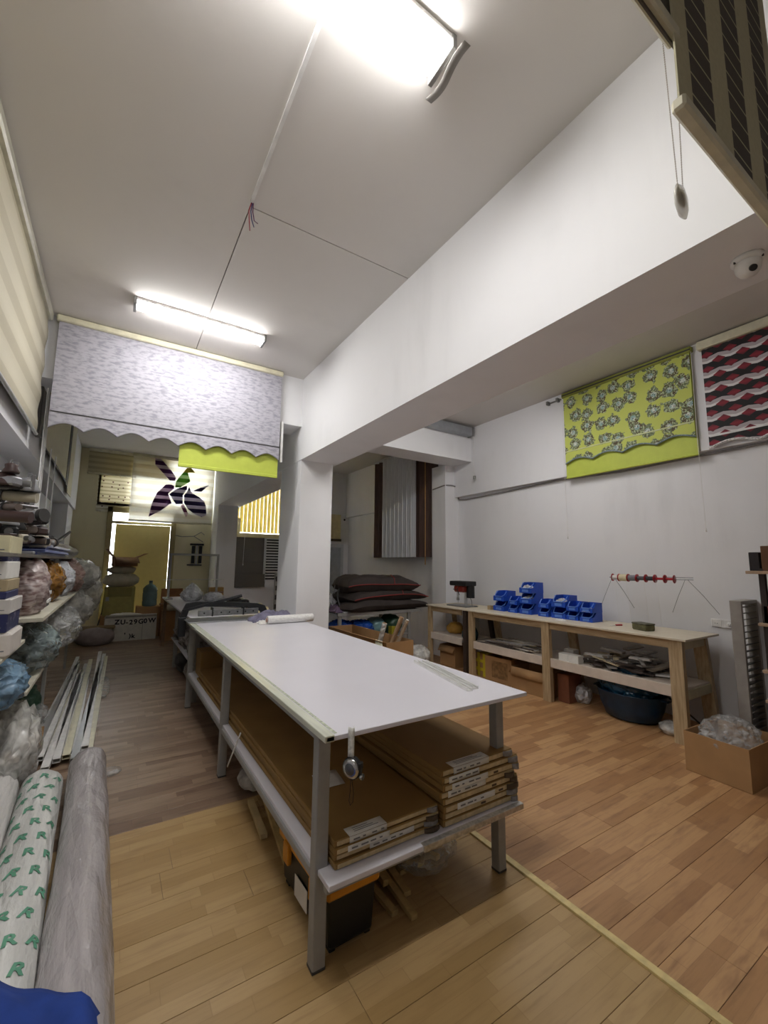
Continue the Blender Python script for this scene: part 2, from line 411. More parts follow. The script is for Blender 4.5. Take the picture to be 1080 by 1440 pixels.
for i in range(4):
    h = .0235
    carton(.785+.003*(i % 2), 1.297, 1.56+(.0, .012, .006, .014)[i], 4.62, .352+i*h, h,
           ['flat brown carton at the bottom of the lower stack under the cutting table', 'flat brown carton second from the bottom of the lower stack under the cutting table', 'flat brown carton third from the bottom of the lower stack under the cutting table', 'flat brown carton with a big white label on top of the lower stack'][i], rnd, i > 0, i == 3, (-.1, -.1, -.2, -.19)[i])
p = PZ(470, 1095, .45)
tag(MB().sheet(lambda u, v: Vector((p.x-.1+u*.13+v*.02, p.y-.06+v*.15, .4475+.0015*math.sin(u*4))), 4, 4).obj('paper_sheet', M_paper, None, solid=.001), 'loose white printed sheet lying on the lower carton stack', 'paper')
# carton standing at the far end of the shelf
tag(MB().rbox(.80, 1.05, 4.66, 4.93, .352, .60, .004).box(.915, .935, 4.655, 4.67, .352, .601).obj('cardboard_box', M_kraft), 'brown cardboard box at the far end of the table shelf', 'box')

# tape measure hanging on the front edge
tm = thing('tape_measure', 'silver and black tape measure hanging from the table corner', 'tape measure', (.80, 1.462, .752))
MB().sheet(lambda u, v: Vector(((u-.5)*.024, .012*(0 if v < .85 else 1)*0+.004*(u-.5)**2*20-.004, .035+v*.105)), 4, 6).obj('blade', mat('white_tape_blade', 'd9d8d0', .4, var=.25, scale=60), tm, solid=.0012)
Mx = Matrix.Rotation(R(90), 4, 'Y')@Matrix.Identity(4)
MR = Matrix.Rotation(R(28), 4, 'Z')
bd = MB().lathe([(0, -.019), (.024, -.019), (.033, -.016), (.036, -.008), (.036, .008), (.033, .016), (.024, .019), (0, .019)], 28, MR@Mx).obj('case', mat('chrome_case', 'b8b8b6', .18, .9, .04), tm)
MB().lathe([(.037, -.011), (.0385, -.009), (.0385, .009), (.037, .011)], 28, MR@Mx).obj('rubber_band', mat('black_rubber', '18181a', .6), bd)
MB().lathe([(0, -.0205), (.02, -.0205), (.021, -.019)], 24, MR@Mx).obj('face_disc', mat('dark_dial', '55565a', .3, .5), bd)
MB().rbox(-.014, .014, -.041, -.03, .0, .028, .006, MR).obj('lock_button', mat('black_rubber', '18181a', .6), bd)
MB().lathe([(0, -.046), (.008, -.046), (.011, -.041), (.011, -.034)], 14, MR@Matrix.Translation((.0, 0, -.022))@Matrix.Rotation(R(90), 4, 'X')@Matrix.Translation((0, 0, .08))).obj('thumb_knob', mat('chrome_case', 'c8c8c6'), bd)
MB().tube([(-.006, 0, -.034), (-.008, 0, -.08), (-.012, 0, -.11), (-.006, 0, -.128), (.004, 0, -.12), (.006, 0, -.09), (.0, 0, -.05), (-.003, 0, -.034)], .0016, 6).obj('wrist_strap', mat('dark_brown_cord', '2a1c14', .7), tm)

# toolbox
tb = thing('toolbox', 'black toolbox with an orange yellow lid under the table corner', 'toolbox', (.91, 1.62, 0), R(2)); tb.scale = (1.15, 1.0, 1.06)
M_blk = mat('black_plastic', '171718', .45, var=.2); M_yel = mat('orange_yellow_plastic', 'd08a1e', .4, var=.06)
bb = MB()
prof = [(-.085, .012), (.085, .012), (.1, .2), (-.1, .2)]
def ring(y, k=1.0): return [Vector((x*k, y, z)) for x, z in prof]
vs = ring(.02)+ring(.5); fs = [(0, 1, 2, 3), (7, 6, 5, 4), (0, 4, 5, 1), (1, 5, 6, 2), (2, 6, 7, 3), (3, 7, 4, 0)]
body = bb.add(vs, fs).obj('body', M_blk, tb); md = body.modifiers.new('b', 'BEVEL'); md.width = .012; md.segments = 2
lid = MB().rbox(-.108, .108, .0, .52, .185, .232, .012).rbox(-.085, .085, .03, .49, .225, .262, .014).obj('lid', M_yel, tb)
MB().rbox(-.03, .03, .08, .44, .255, .272, .006).obj('handle', M_blk, lid)
for yy in (.12, .4):
    l = MB().rbox(-.118, -.1, yy-.03, yy+.03, .13, .21, .004).obj('latch', M_yel, tb)
MB().box(-.1005, -.0985, .2, .33, .04, .12).obj('side_label', M_paper, tb)
for sx_ in (-.07, .07):
    for sy_ in (.05, .46): MB().rbox(sx_-.012, sx_+.012, sy_-.02, sy_+.02, 0, .014, .003).obj('foot', M_blk, tb)

# timber offcuts
M_off = mat('pale_timber', 'b59a66', .7, var=.2, scale=6, stretch=(3, 3, 3)); M_off2 = mat('pale_timber_light', 'c9b486', .7, var=.15, scale=6)
def stick(p, q, w, h, label, grp, m=None, name='timber_offcut'):
    c = (Vector(p)+Vector(q))/2
    b = MB().bar(Vector(p)-c, Vector(q)-c, w, h); o = b.obj(name, m or M_off); o.location = c
    return tag(o, label, 'wood', grp)
G = 'timber offcuts on the floor under the cutting table'
for i, (a, c, w, h) in enumerate([((1.19, 1.60, .012), (1.19, 2.35, .09), .03, .022), ((1.13, 1.66, .012), (1.07, 2.4, .06), .03, .02), ((1.225, 1.70, .03), (1.28, 2.3, .05), .035, .02),
                               ((1.16, 1.78, .05), (1.16, 2.4, .12), .028, .028), ((1.30, 1.84, .014), (1.24, 2.5, .03), .04, .022), ((1.27, 1.88, .06), (1.2, 2.5, .09), .03, .022), ((1.21, 1.92, .1), (1.1, 2.5, .13), .035, .02)]):
    stick(a, c, w, h, 'sawn timber offcut in the pile beside the toolbox', G)
bagc = (1.43, 1.86, .115)
M_film = film('clear_crinkled_film', 'e6e7e6', .06, .5); M_filmw = film('milky_film', 'e4e3de', .4, .88, 11, .16, .32)
for i in range(7):
    a = i*.9; stick((1.43+.05*math.cos(a), 1.85+.05*math.sin(a), .03+.012*i), (1.42-.11*math.cos(a), 1.85-.1*math.sin(a), .05+.014*i), .028, .02, 'short timber piece inside the clear bag under the table', 'timber pieces in the bag', M_off2)
tag(MB().blob((0, 0, 0), (.16, .15, .125), 3, .28, 2.4, 4, -.112).obj('plastic_bag', M_film), 'clear plastic bag of timber pieces on the floor under the cutting table', 'bag').location = bagc
for i, (a, c, w) in enumerate([((.80, 2.45, .02), (.83, 2.83, .02), .036), ((.86, 2.3, .02), (.9, 2.8, .2), .03), ((.84, 2.2, .015), (.87, 2.75, .13), .03), ((.9, 2.18, .03), (.95, 2.7, .1), .028), ((.93, 2.25, .06), (1.0, 2.75, .16), .03), ((.88, 2.45, .05), (.95, 2.95, .24), .025)]):
    stick(a, c, w, .026, 'thick short timber stick lying clear of the others beside the table leg' if i == 0 else 'timber stick leaning in the bundle behind the toolbox', None if i == 0 else 'sticks leaning behind the toolbox', M_off2 if i == 0 else M_off)
tag(MB().blob((0, 0, 0), (.09, .12, .06), 9, .3, 2.5, 3, -.055).obj('plastic_bag', M_filmw), 'small milky plastic bag on the dark floor under the table', 'bag').location = (.9, 3.05, .057)
s0, s1 = PX(320, 1079, .71), PX(339, 1031, .715)
b = MB().sheet(lambda u, v: s0.lerp(s1, v)+Vector((0, u*.016, 0)), 1, 6)
tag(b.obj('plastic_strip', M_white, None, solid=.004), 'thin white plastic strip leaning against the lower shelf edge', 'strip')
tag(MB().blob((0, 0, 0), (.12, .16, .1), 5, .2, 2, 3, -.095).obj('cloth_bundle', mat('teal_cloth', '33606c', .9)), 'small teal cloth bundle under the far part of the table', 'cloth').location = (.98, 4.3, .1)

# two aluminium profiles on the table top
for i, (a, c) in enumerate((((585, 931), (661, 972)), ((597, 931), (669, 969)))):
    p, q = PZ(*a, TZ), PZ(*c, TZ); d = (q-p)
    L = d.length; o = MB()
    o.box(-.016, .016, 0, L, 0, .002).box(-.016, -.0135, 0, L, 0, .014).box(.0135, .016, 0, L, 0, .014).box(-.016, -.006, 0, L, .012, .014).box(.006, .016, 0, L, .012, .014)
    ob = o.obj('aluminium_profile', M_white); ob.location = (p.x, p.y, TZ); ob.rotation_euler = (0, 0, math.atan2(-d.x, d.y))
    tag(ob, ('slim white aluminium profile on the table, the one nearer its middle', 'slim white aluminium profile on the table, the one nearer its side edge')[i], 'profile')
# paper roll, cloth
a, c = PZ(378, 877, TZ), PZ(441, 872, TZ)
a.z = c.z = TZ+.032; a.y = c.y = 4.52
rl = thing('paper_roll', 'white paper roll with faint print lying across the cutting table', 'roll', (1.38, 4.42, TZ))
MB().cyl((0, 0, .042), (.5, .0, .042), .042, n=20).obj('paper', mat('printed_roll_paper', 'e6e5e2', .6, var=.12, scale=40, stretch=(1, 4, 4)), rl)
MB().cyl((-.012, 0, .042), (.512, 0, .042), .02, n=14).obj('core', mat('pink_core', 'b39083', .7), rl)
def cloth(name, x0, x1, y0, y1, z, amp, m, label, cat='cloth', seed=1, rz=0, k=5):
    cx, cy = (x0+x1)/2, (y0+y1)/2
    def fn(u, v):
        e = min(u, 1-u, v, 1-v); f = min(1, e*5)
        h = amp*f*(.5+.9*abs(wob(u, v, seed, k))+.3*wob(u, v, seed+3, k*2.3))
        wx = .06*(x1-x0)*wob(u, v, seed+9, 3); wy = .06*(y1-y0)*wob(u, v, seed+11, 3)
        return Vector((x0-cx+(x1-x0)*u+wx, y0-cy+(y1-y0)*v+wy, h+.002))
    o = MB().sheet(fn, 26, 26).obj(name, m, None, solid=.003); o.location = (cx, cy, z); o.rotation_euler = (0, 0, rz)
    return tag(o, label, cat)
M_lilac = mat('grey_lilac_fabric', '77748a', .85, var=.2)
cloth('folded_cloth', 1.28, 1.78, 4.58, 4.84, TZ, .10, M_lilac, 'crumpled grey lilac cloth behind the paper roll', seed=2)
cloth('white_scrap', 1.3, 1.42, 4.42, 4.56, TZ, .03, M_paper, 'small crumpled white scrap beside the paper roll', 'scrap', seed=5)

# ================================================================== far work table with guillotine
T2 = thing('work_table', 'white topped work table standing behind the cutting table', 'table', (1.25, 7.0, 0))
o2 = (1.25, 7.0, 0)
off(MB().rbox(.78, 1.78, 5.06, 8.75, TZ-.03, TZ-.008, .002), o2).obj('tabletop', M_lam, T2)
M_wleg = mat('brown_wood_leg', '7d6349', .6, var=.15)
for lx in (.83, 1.73):
    for ly in (5.12, 6.9): off(MB().rbox(lx-.025, lx+.025, ly-.025, ly+.025, 0, TZ-.03, .003), o2).obj('leg', M_leg, T2)
    off(MB().rbox(lx-.025, lx+.025, 8.66, 8.71, 0, TZ-.03, .003), o2).obj('leg', M_wleg, T2)
    off(MB().rbox(lx-.018, lx+.018, 5.14, 8.7, TZ-.07, TZ-.03, .003), o2).obj('rail', M_leg, T2)
off(MB().rbox(.80, 1.76, 5.1, 7.2, .36, .38, .002), o2).obj('lower_shelf', M_lam, T2)
G2 = thing('guillotine', 'black guillotine cutter with a long raised lever arm, across the table joint', 'cutter', (1.1, 5.15, TZ))
M_gb = mat('black_cast_iron', '1c1d20', .5, var=.25, scale=30); M_gs = mat('worn_steel', '8f9090', .35, .7, .15, 30)
g = MB().rbox(-.42, .5, -.35, .02, 0, .012, .003); g.obj('bed', M_gs, G2)
bow = [(-.46, -.06), (-.42, -.06), (-.37, .11), (-.28, .14), (.1, .12), (.36, .09), (.42, .05), (.43, -.0), (.49, -.0), (.49, .07), (.46, .125), (.38, .15), (.1, .175), (-.3, .19), (-.4, .175), (-.46, .05)]
MB().prism(bow, 'y', -.03, .03).obj('bow_frame', M_gb, G2)
hd = MB().rbox(-.28, .38, -.052, -.03, .035, .1, .003).obj('blade_beam', M_gs, G2)
for k in range(7): MB().cyl((-.22+k*.09, -.058, .068), (-.22+k*.09, -.05, .068), .009, n=10).obj('bolt', M_gb, hd)
MB().rbox(-.14, -.125, -.06, .03, .03, .125, .002).obj('clamp', M_gb, G2); MB().rbox(.2, .215, -.06, .03, .03, .125, .002).obj('clamp', M_gb, G2)
lv = MB().bar((-.44, -.045, .1), (.17, -.045, .245), .022, .028).obj('lever', M_gb, G2)
MB().cyl((.06, -.045, .219), (.18, -.045, .247), .017, n=12).obj('grip', mat('black_rubber', '18181a'), lv)
MB().rbox(-.47, -.40, -.05, .05, -.17, .03, .004).obj('table_clamp', M_gb, G2)
# metal frame stand on the far table
fs_ = thing('gallows_stand', 'grey metal frame like a gallows standing on the far table', 'frame', (1.22, 8.2, TZ-.008))
MB().rbox(-.42, -.385, -.02, .02, 0, .78, .003).obj('post', M_leg, fs_); MB().rbox(.36, .395, -.02, .02, 0, .78, .003).obj('post', M_leg, fs_)
MB().rbox(-.42, .395, -.02, .02, .75, .785, .003).obj('top_bar', M_leg, fs_)
MB().cyl((-.5, -.03, .33), (.5, -.03, .33), .006).obj('rod', mat('pale_steel', 'c7c7c2', .3, .7), fs_)
for xx in (-.40, .378): MB().rbox(xx-.06, xx+.06, -.12, .12, 0, .02, .003).obj('base', M_leg, fs_)
MB().rbox(.26, .5, -.04, .04, .09, .11, .003).obj('clamp_bar', mat('red_brown_metal', '7a5a50', .5), fs_)
def bag(c, rad, seed, m, label, z0, amp=.24, freq=2.2, name='plastic_bag', cat='bag', grp=None, sub=4):
    o = MB().blob((0, 0, 0), rad, seed, amp, freq, sub, -rad[2]*.86).obj(name, m); o.location = (c[0], c[1], z0+rad[2]*.86-.003)
    return tag(o, label, cat, grp)
M_bagw = film('white_thin_plastic', 'd8dae0', .75, .97, 13, .25, .6)
b_ = MB().blob((0, 0, 0), (.17, .16, .13), 11, .2, 1.9, 4, -.112)
b_.v = [(x*(1-.55*max(0, z)/.13), y*(1-.55*max(0, z)/.13), z*(1.35 if z > 0 else 1)) for x, y, z in b_.v]
o = b_.obj('plastic_bag', M_bagw); o.location = (1.12, 7.7, TZ-.008+.109); tag(o, 'full white plastic bag with a peaked top on the far table', 'bag')
bag((1.42, 7.5), (.15, .13, .08), 12, M_bagw, 'low crumpled white bag beside the peaked bag on the far table', TZ-.008)
bag((1.6, 6.6), (.16, .12, .06), 17, mat('black_bag_plastic', '2a2a2c', .35), 'flat black bag on the far table near the column', TZ-.008)
cloth('fabric_offcut', 1.5, 1.78, 5.5, 5.9, TZ-.008, .09, mat('cream_fabric', 'd9cda2', .9), 'crumpled cream fabric offcut behind the guillotine', seed=8)
tag(MB().rbox(-.12, .12, -.1, .1, 0, .17, .004).box(-.121, .121, -.01, .01, 0, .171).obj('cardboard_box', M_kraft), 'small brown box on the far end of the work table', 'box').location = (1.66, 8.55, TZ-.009)
# under far table: rolled fabrics and bag
M_rag = mat('mottled_dark_rags', '4c4440', .9, var=.5, scale=14, c2='a59d98')
for i in range(5):
    bag((.95+.03*(i % 2), 5.5+i*.34), (.15, .19, .13), 30+i, M_rag, 'mottled rag bundle on the shelf of the far work table', .38, .35, 2.8, 'rag_bundle', 'cloth', 'rag bundles on the far table shelf', 3)
bag((.98, 5.95), (.14, .22, .16), 41, M_filmw, 'white plastic bag on the floor under the far work table', 0, .2, 2, sub=3)
bag((.92, 6.7), (.1, .3, .12), 43, mat('black_bag_plastic', '2a2a2c'), 'black bag on the floor under the far work table', 0, .25, 2, sub=3)
# ================================================================== bench along the right wall
M_oak = mat('sonoma_oak', 'bfaa88', .55, var=.14, scale=4, stretch=(14, 14, 1.2), c2='a38c6a'); M_oakd = mat('sonoma_oak_rail', 'bfaa88', .55, var=.14, scale=4, stretch=(14, 1.2, 14), c2='a38c6a')
M_btop = mat('pale_bench_board', 'd8cdb8', .5, var=.06, scale=5, stretch=(5, 1, 5)); M_bshelf = mat('whitewashed_board', 'd5c9bc', .55, var=.05)
M_beige = mat('beige_edge', 'bdb597', .6); M_dkwood = mat('dark_brown_post', '3b2f28', .6)
BH = .885
def bench(name, label, y0, y1, legs, dark=None):
    t = thing(name, label, 'workbench', (4.5, y0, 0)); o0 = (4.5, y0, 0)
    off(MB().rbox(4.18, 4.86, y0, y1, BH-.018, BH, .002), o0).obj('benchtop', M_btop, t)
    off(MB().rbox(4.22, 4.238, y0+.12, y1-.03, BH-.095, BH-.018, .002), o0).obj('front_rail', M_oakd, t)
    off(MB().rbox(4.215, 4.235, y0+.12, y1-.03, .375, .472, .002), o0).obj('shelf_front', M_bshelf, t)
    off(MB().rbox(4.235, 4.75, y0+.06, y1-.02, .44, .458, .002), o0).obj('shelf', M_bshelf, t)
    for k, (ly, w) in enumerate(legs):
        m = M_dkwood if dark and k in dark else M_oak
        off(MB().add([Vector(v) for v in [(4.2, ly, 0), (4.26, ly, 0), (4.26, ly+w, 0), (4.2, ly+w, 0), (4.2, ly, BH-.018), (4.25, ly, BH-.018), (4.25, ly+w, BH-.018), (4.2, ly+w, BH-.018)]],
                     [(3, 2, 1, 0), (4, 5, 6, 7), (0, 1, 5, 4), (1, 2, 6, 5), (2, 3, 7, 6), (3, 0, 4, 7)]), o0).obj('leg', m, t)
        off(MB().add([Vector(v) for v in [(4.82, ly, 0), (4.87, ly, 0), (4.87, ly+w, 0), (4.82, ly+w, 0), (4.66, ly, BH-.018), (4.71, ly, BH-.018), (4.71, ly+w, BH-.018), (4.66, ly+w, BH-.018)]],
                     [(3, 2, 1, 0), (4, 5, 6, 7), (0, 1, 5, 4), (1, 2, 6, 5), (2, 3, 7, 6), (3, 0, 4, 7)]), o0).obj('leg', m, t)
        off(MB().rbox(4.25, 4.67, ly+.01, ly+.03, BH-.1, BH-.018, .002), o0).obj('cross_rail', M_beige, t)
        off(MB().rbox(4.25, 4.76, ly+.01, ly+.03, .36, .44, .002), o0).obj('cross_rail', M_beige, t)
    return t
bench('workbench', 'long sonoma oak workbench by the white wall, blue bins on top', 1.75, 4.44, ((1.79, .11), (3.13, .1), (4.34, .08)))
bench('workbench', 'short workbench section with a dark post, under the drill press', 4.46, 5.34, ((4.47, .06), (5.26, .06)), {0})

# blue stacking bins
M_blue = mat('blue_bin_plastic', '1f4fc0', .38, var=.06); M_blued = mat('blue_bin_rim', '5f8be0', .3)
def make_bin(w, h, d):
    t = thing('stacking_bin', 'x', 'bin')
    k = .004; hw = w/2
    side = [(0, 0), (d, 0), (d, h), (d*.42, h), (d*.18, h*.52), (0, h*.48)]
    for s in (-1, 1):
        MB().prism(side, 'y', s*hw-(k if s > 0 else 0), s*hw+(0 if s > 0 else k)).obj('side_wall', M_blue, t)
    MB().box(0, d, -hw, hw, 0, k).obj('base', M_blue, t); MB().box(d-k, d, -hw, hw, 0, h).obj('back_wall', M_blue, t)
    MB().prism([(0, 0), (k, 0), (k+.006, h*.45), (.004, h*.45)], 'y', -hw, hw).obj('front_lip', M_blue, t)
    rim = MB()
    pts = [(-.003, -hw+.012, h*.97), (-.003, -hw+.016, h*.62), (-.004, -hw*.6, h*.46), (-.004, hw*.6, h*.46), (-.003, hw-.016, h*.62), (-.003, hw-.012, h*.97)]
    rim.tube([(p[0]+(d*.3 if abs(p[2]-h*.97) < 1e-6 else (d*.13 if p[2] > h*.5 else 0)), p[1], p[2]) for p in pts], .006, 6)
    rim.obj('rim', M_blued, t)
    MB().rbox(-.003, .001, -hw*.5, hw*.5, h*.1, h*.34, .001).obj('label_holder', M_blued, t)
    return t
big = make_bin(.19, .135, .24); small = make_bin(.15, .105, .2); big.location = (4.5, 0, 0)
cols = [(4.14, big, 2, 'large blue bin in the two-high column next to the drill press'), (3.90, small, 2, 'small blue bin between the first column and the tallest column'), (3.69, big, 3, 'large blue bin in the tallest, three-high column'),
        (3.42, small, 2, 'small blue bin in the two-high column right after the tallest one'), (3.21, big, 2, 'large blue bin in the two-high column halfway along the bin row'), (3.03, small, 2, 'small blue bin in the second column from the bare end of the bench'), (2.86, small, 2, 'small blue bin in the column next to the bare end of the bench')]
first = {id(big): True, id(small): True}
for (yy, src, n, lab) in cols:
    h = .135 if src is big else .105
    if lab.startswith('small blue bin in the two') : h = .105
    for i in range(n):
        L = lab+(', lower one' if i == 0 else ', upper one' if n == 2 or i == 2 else ', middle one')
        loc = (4.5+.004*i, yy, BH+i*(h-.002))
        if first[id(src)]: src.location = loc; src['label'] = L; src['group'] = 'blue stacking bins on the workbench'; first[id(src)] = False
        else: dup(src, loc, 0, L, 'blue stacking bins on the workbench')
for i, (x, y, z, r) in enumerate(((4.56, 2.86, BH+.12, .05), (4.58, 3.69, BH+.2, .06), (4.58, 3.69, BH+.335, .06), (4.58, 3.21, BH+.2, .05))):
    cloth('parts_bag', x-.06, x+.06, y-r, y+r, z-.01, .04, M_bagw, ('white paper scrap in the bin nearest the bare bench end', 'clear parts bag in the middle bin of the tallest column', 'clear parts bag in the top bin of the tallest column', 'clear parts bag in the upper large bin halfway along the row')[i], 'bag', 20+i)
tag(MB().rbox(-.03, .03, -.03, .03, 0, .06, .003).obj('wood_block', M_oakd), 'small wood block beside the first blue bin', 'block').location = (4.5, 4.29, BH-.001)
cloth('white_scrap', 4.3, 4.36, 3.0, 3.12, BH, .02, M_paper, 'torn white scrap in front of the small bins', 'scrap', 31)

# drill press
D = thing('drill_press', 'small bench drill press with black cover and red body', 'drill press', (4.48, 4.86, BH))
M_red = mat('dull_red_paint', '8a2a20', .45, var=.15)
MB().rbox(-.12, .12, -.22, .2, 0, .018, .004).obj('base_plate', M_gs, D)
MB().cyl((.04, -.06, .015), (.04, -.06, .36), .021, n=18).obj('column', M_silver, D)
hd = MB().rbox(-.07, .1, -.12, .1, .21, .31, .02).obj('head', M_red, D)
MB().rbox(-.09, .13, -.2, .17, .305, .375, .012).obj('belt_cover', M_blk, D)
MB().cyl((.05, -.15, .13), (.05, -.15, .31), .06, n=20).obj('motor', M_blk, D)
MB().cyl((-.02, .05, .12), (-.02, .05, .22), .018, n=14).obj('spindle', M_silver, hd); MB().cyl((-.02, .05, .085), (-.02, .05, .125), .024, .02, n=14).obj('chuck', M_gs, hd)
MB().cyl((-.02, .05, .05), (-.02, .05, .09), .004).obj('drill_bit', M_gs, hd)
for k in range(3):
    a = k*2.1; MB().tube([(-.08, 0, .25), (-.08, .09*math.cos(a), .25+.09*math.sin(a))], .005).obj('feed_handle', M_blk, hd)
MB().tube([(.04, -.12, .2), (.05, -.17, .08), (.03, -.2, .012), (.1, -.25, .008)], .004, 6).obj('power_cord', M_blk, D)

# items on bench top
ut = thing('utility_knife', 'red and white utility knife on the bench top', 'knife', (*PZ(868, 880, BH).to_2d(), BH), R(70))
MB().rbox(-.012, .012, -.06, .02, 0, .016, .005).obj('handle', mat('red_plastic', 'b8222a', .4), ut); MB().rbox(-.008, .008, .02, .085, .003, .009, .002).obj('blade_guard', M_white, ut)
tn = thing('tin_box', 'small worn olive green tin box on the bench top', 'box', (*PZ(905, 886, BH).to_2d(), BH), R(-20))
M_tin = mat('worn_olive_tin', '6c6a4c', .5, .3, .35, 18); MB().rbox(-.06, .06, -.085, .085, 0, .06, .01).obj('body', M_tin, tn); MB().rbox(-.062, .062, -.087, .087, .055, .07, .006).obj('lid', mat('olive_tin_lid', '5b5a48', .5, .3, .3, 20), tn)
for i, (px, py) in enumerate(((915, 868), (930, 874), (945, 880))): pass

# samples on the bench shelf
rnd = random.Random(12)
cA = [('white', 'dedcd8'), ('cream', 'cfc3a2'), ('grey', '8c8884'), ('dark brown', '4a3f3a'), ('taupe', '9b8f80'), ('pale grey', 'b9b6b4')]
M_sl = {n: mat('slat_'+n.replace(' ', '_'), c, .45) for n, c in cA}
def slat(c, L, w, h, rz, tilt, col, label, grp):
    o = MB().rbox(-w/2, w/2, -L/2, L/2, 0, h, .0015).obj('sample_piece', M_sl[col]); o.location = c; o.rotation_euler = (tilt, 0, rz)
    return tag(o, label, 'sample', grp)
for i in range(26):   # long strips between the middle and far legs
    col = ('white', 'pale grey', 'white', 'taupe', 'dark brown', 'cream')[i % 6]; lay = i//6
    slat((rnd.uniform(4.30, 4.72), 3.78+rnd.uniform(-.32, .32)*(1-lay*.18), .459+lay*.011+.004), rnd.uniform(.35, .75), rnd.uniform(.03, .06), .009, R(rnd.uniform(-14, 14)), R(rnd.uniform(-.4, .4)), col,
         '%s flat strip in the low pile on the bench shelf below the bins' % col, 'strips on the bench shelf below the bins')
for i in range(60):   # heap of samples at the near end
    col = ('dark brown', 'grey', 'white', 'cream', 'dark brown', 'taupe', 'grey')[i % 7]; yy = 2.03+rnd.random()*.78; lay = rnd.random()
    zc = .462+lay*.19*math.sin(min(1, (yy-1.95)/.9)*math.pi)+.004
    slat((rnd.uniform(4.31, 4.7), yy, zc), rnd.uniform(.14, .34), rnd.uniform(.03, .085), rnd.uniform(.008, .025), R(rnd.uniform(-80, 80)), R(rnd.uniform(-9, 9)), col, '%s sample piece in the heap on the near bench shelf' % col, 'sample pieces heaped on the near bench shelf')
wb_ = thing('white_box', 'long white box of two halves beside the sample heap on the bench shelf', 'box', (4.33, 2.95, .459))
for k in (0, 1): MB().rbox(-.05, .05, -.12+k*.121, -.001+k*.121, 0, .08, .003).obj('half', M_paper, wb_)
tag(MB().rbox(-.05, .05, -.06, .06, 0, .11, .004).obj('small_box', mat('grey_card', 'b8b2aa', .7)), 'small grey box behind the long white box', 'box').location = (4.46, 3.03, .458)
tag(MB().rbox(-.08, .08, -.07, .07, 0, .02, .004).obj('tray', M_dk), 'dark flat tray on the bench shelf by the white box', 'tray').location = (4.56, 2.88, .458)

# boxes under bench
M_box = mat('brown_cardboard', 'a9845a', .8, var=.08, scale=5); M_boxi = mat('cardboard_inside', 'a9845a', .85)
def openbox(c, w, d, h, label, rz=0, flaps=(1, 1, 1, 1), m=None, grp=None, fl=.1, name='cardboard_box'):
    m = m or M_box
    t = thing(name, label, 'box', c, rz, grp); k = .005
    MB().box(-w/2, w/2, -d/2, d/2, 0, k).obj('bottom', M_boxi, t)
    for x0, x1, y0, y1 in ((-w/2, w/2, -d/2, -d/2+k), (-w/2, w/2, d/2-k, d/2), (-w/2, -w/2+k, -d/2+k, d/2-k), (w/2-k, w/2, -d/2+k, d/2-k)):
        MB().box(x0, x1, y0, y1, 0, h).obj('side', m, t)
    A = [(-1, 0), (1, 0), (0, -1), (0, 1)]
    for q, (sx_, sy_) in enumerate(A):
        if not flaps[q]: continue
        an = flaps[q]
        if sx_: MB().sheet(lambda u, v: Vector((sx_*(w/2+v*fl*math.cos(an)), (u-.5)*d*.98, h-v*fl*math.sin(an))), 1, 2).obj('flap', m, t, solid=.004)
        else: MB().sheet(lambda u, v: Vector(((u-.5)*w*.98, sy_*(d/2+v*fl*math.cos(an)), h-v*fl*math.sin(an))), 1, 2).obj('flap', m, t, solid=.004)
    return t
openbox((4.42, 3.47, 0), .34, .5, .27, 'battered brown box with a folded flap under the bench, next to its middle leg', R(2), (R(70), 0, 0, R(60)))
bx = openbox((4.47, 4.0, 0), .34, .42, .31, 'brown printed box under the bench, between the battered and the yellow taped box', R(4), (0, 0, R(-30), 0))
MB().box(-.1725, -.171, -.15, .1, .05, .26).obj('print_frame', mat('box_print', '8a6a44', .8, var=.3, scale=22), bx)
tb2 = openbox((4.5, 4.33, 0), .3, .2, .3, 'brown box wrapped with yellow tape under the bench', 0, (0, 0, 0, 0))
M_ytape = mat('yellow_tape', 'd6c63a', .4)
for y_ in (-.05, .05): MB().box(-.153, .153, y_-.022, y_+.022, -.0, .303).obj('tape', M_ytape, tb2)
for z_ in (.09, .2): MB().box(-.154, .154, -.103, .103, z_-.02, z_+.02).obj('tape', M_ytape, tb2)
openbox((4.5, 5.0, 0), .36, .34, .3, 'brown cardboard box under the drill press bench', 0, (R(60), 0, 0, 0))
bag((4.42, 4.62), (.1, .12, .13), 51, mat('dark_teal_cloth', '1f3f45', .9), 'dark teal cloth hanging on the shelf under the drill press', .40, .3, 2.4, 'teal_rag', 'cloth', sub=3)
bag((4.52, 5.05), (.12, .13, .09), 52, mat('ochre_bag', 'b98e3c', .5), 'ochre yellow bag on the shelf of the drill press bench', .459, .25, 2.2, sub=3)
pc = thing('wall_charger', 'grey louvred electric heater box on the shelf of the drill press bench', 'appliance', (4.7, 4.86, .459))
MB().rbox(-.06, .06, -.1, .1, 0, .27, .008).obj('body', mat('beige_appliance', 'bdb8a8', .5), pc)
for k in range(8): MB().box(-.063, -.058, -.08, .08, .04+k*.025, .05+k*.025).obj('louvre', mat('grey_louvre', '8a877e', .5), pc)
bl = thing('blue_tub', 'dark blue plastic tub under the near half of the bench', 'tub', (4.52, 2.42, 0))
M_tub = mat('dark_blue_plastic', '0f3350', .35, var=.15)
MB().lathe([(0, .004), (.2, .004), (.23, .02), (.27, .14), (.3, .29), (.315, .3), (.3, .285), (.262, .15), (.22, .03), (0, .02)], 28, Matrix.Scale(.9, 4)@Matrix.Scale(1.2, 4, (0, 1, 0))).obj('shell', M_tub, bl)
for s in (-1, 1): MB().tube([(-.08, s*.32, .255), (-.05, s*.36, .245), (.05, s*.36, .245), (.08, s*.32, .255)], .01).obj('handle', M_tub, bl)
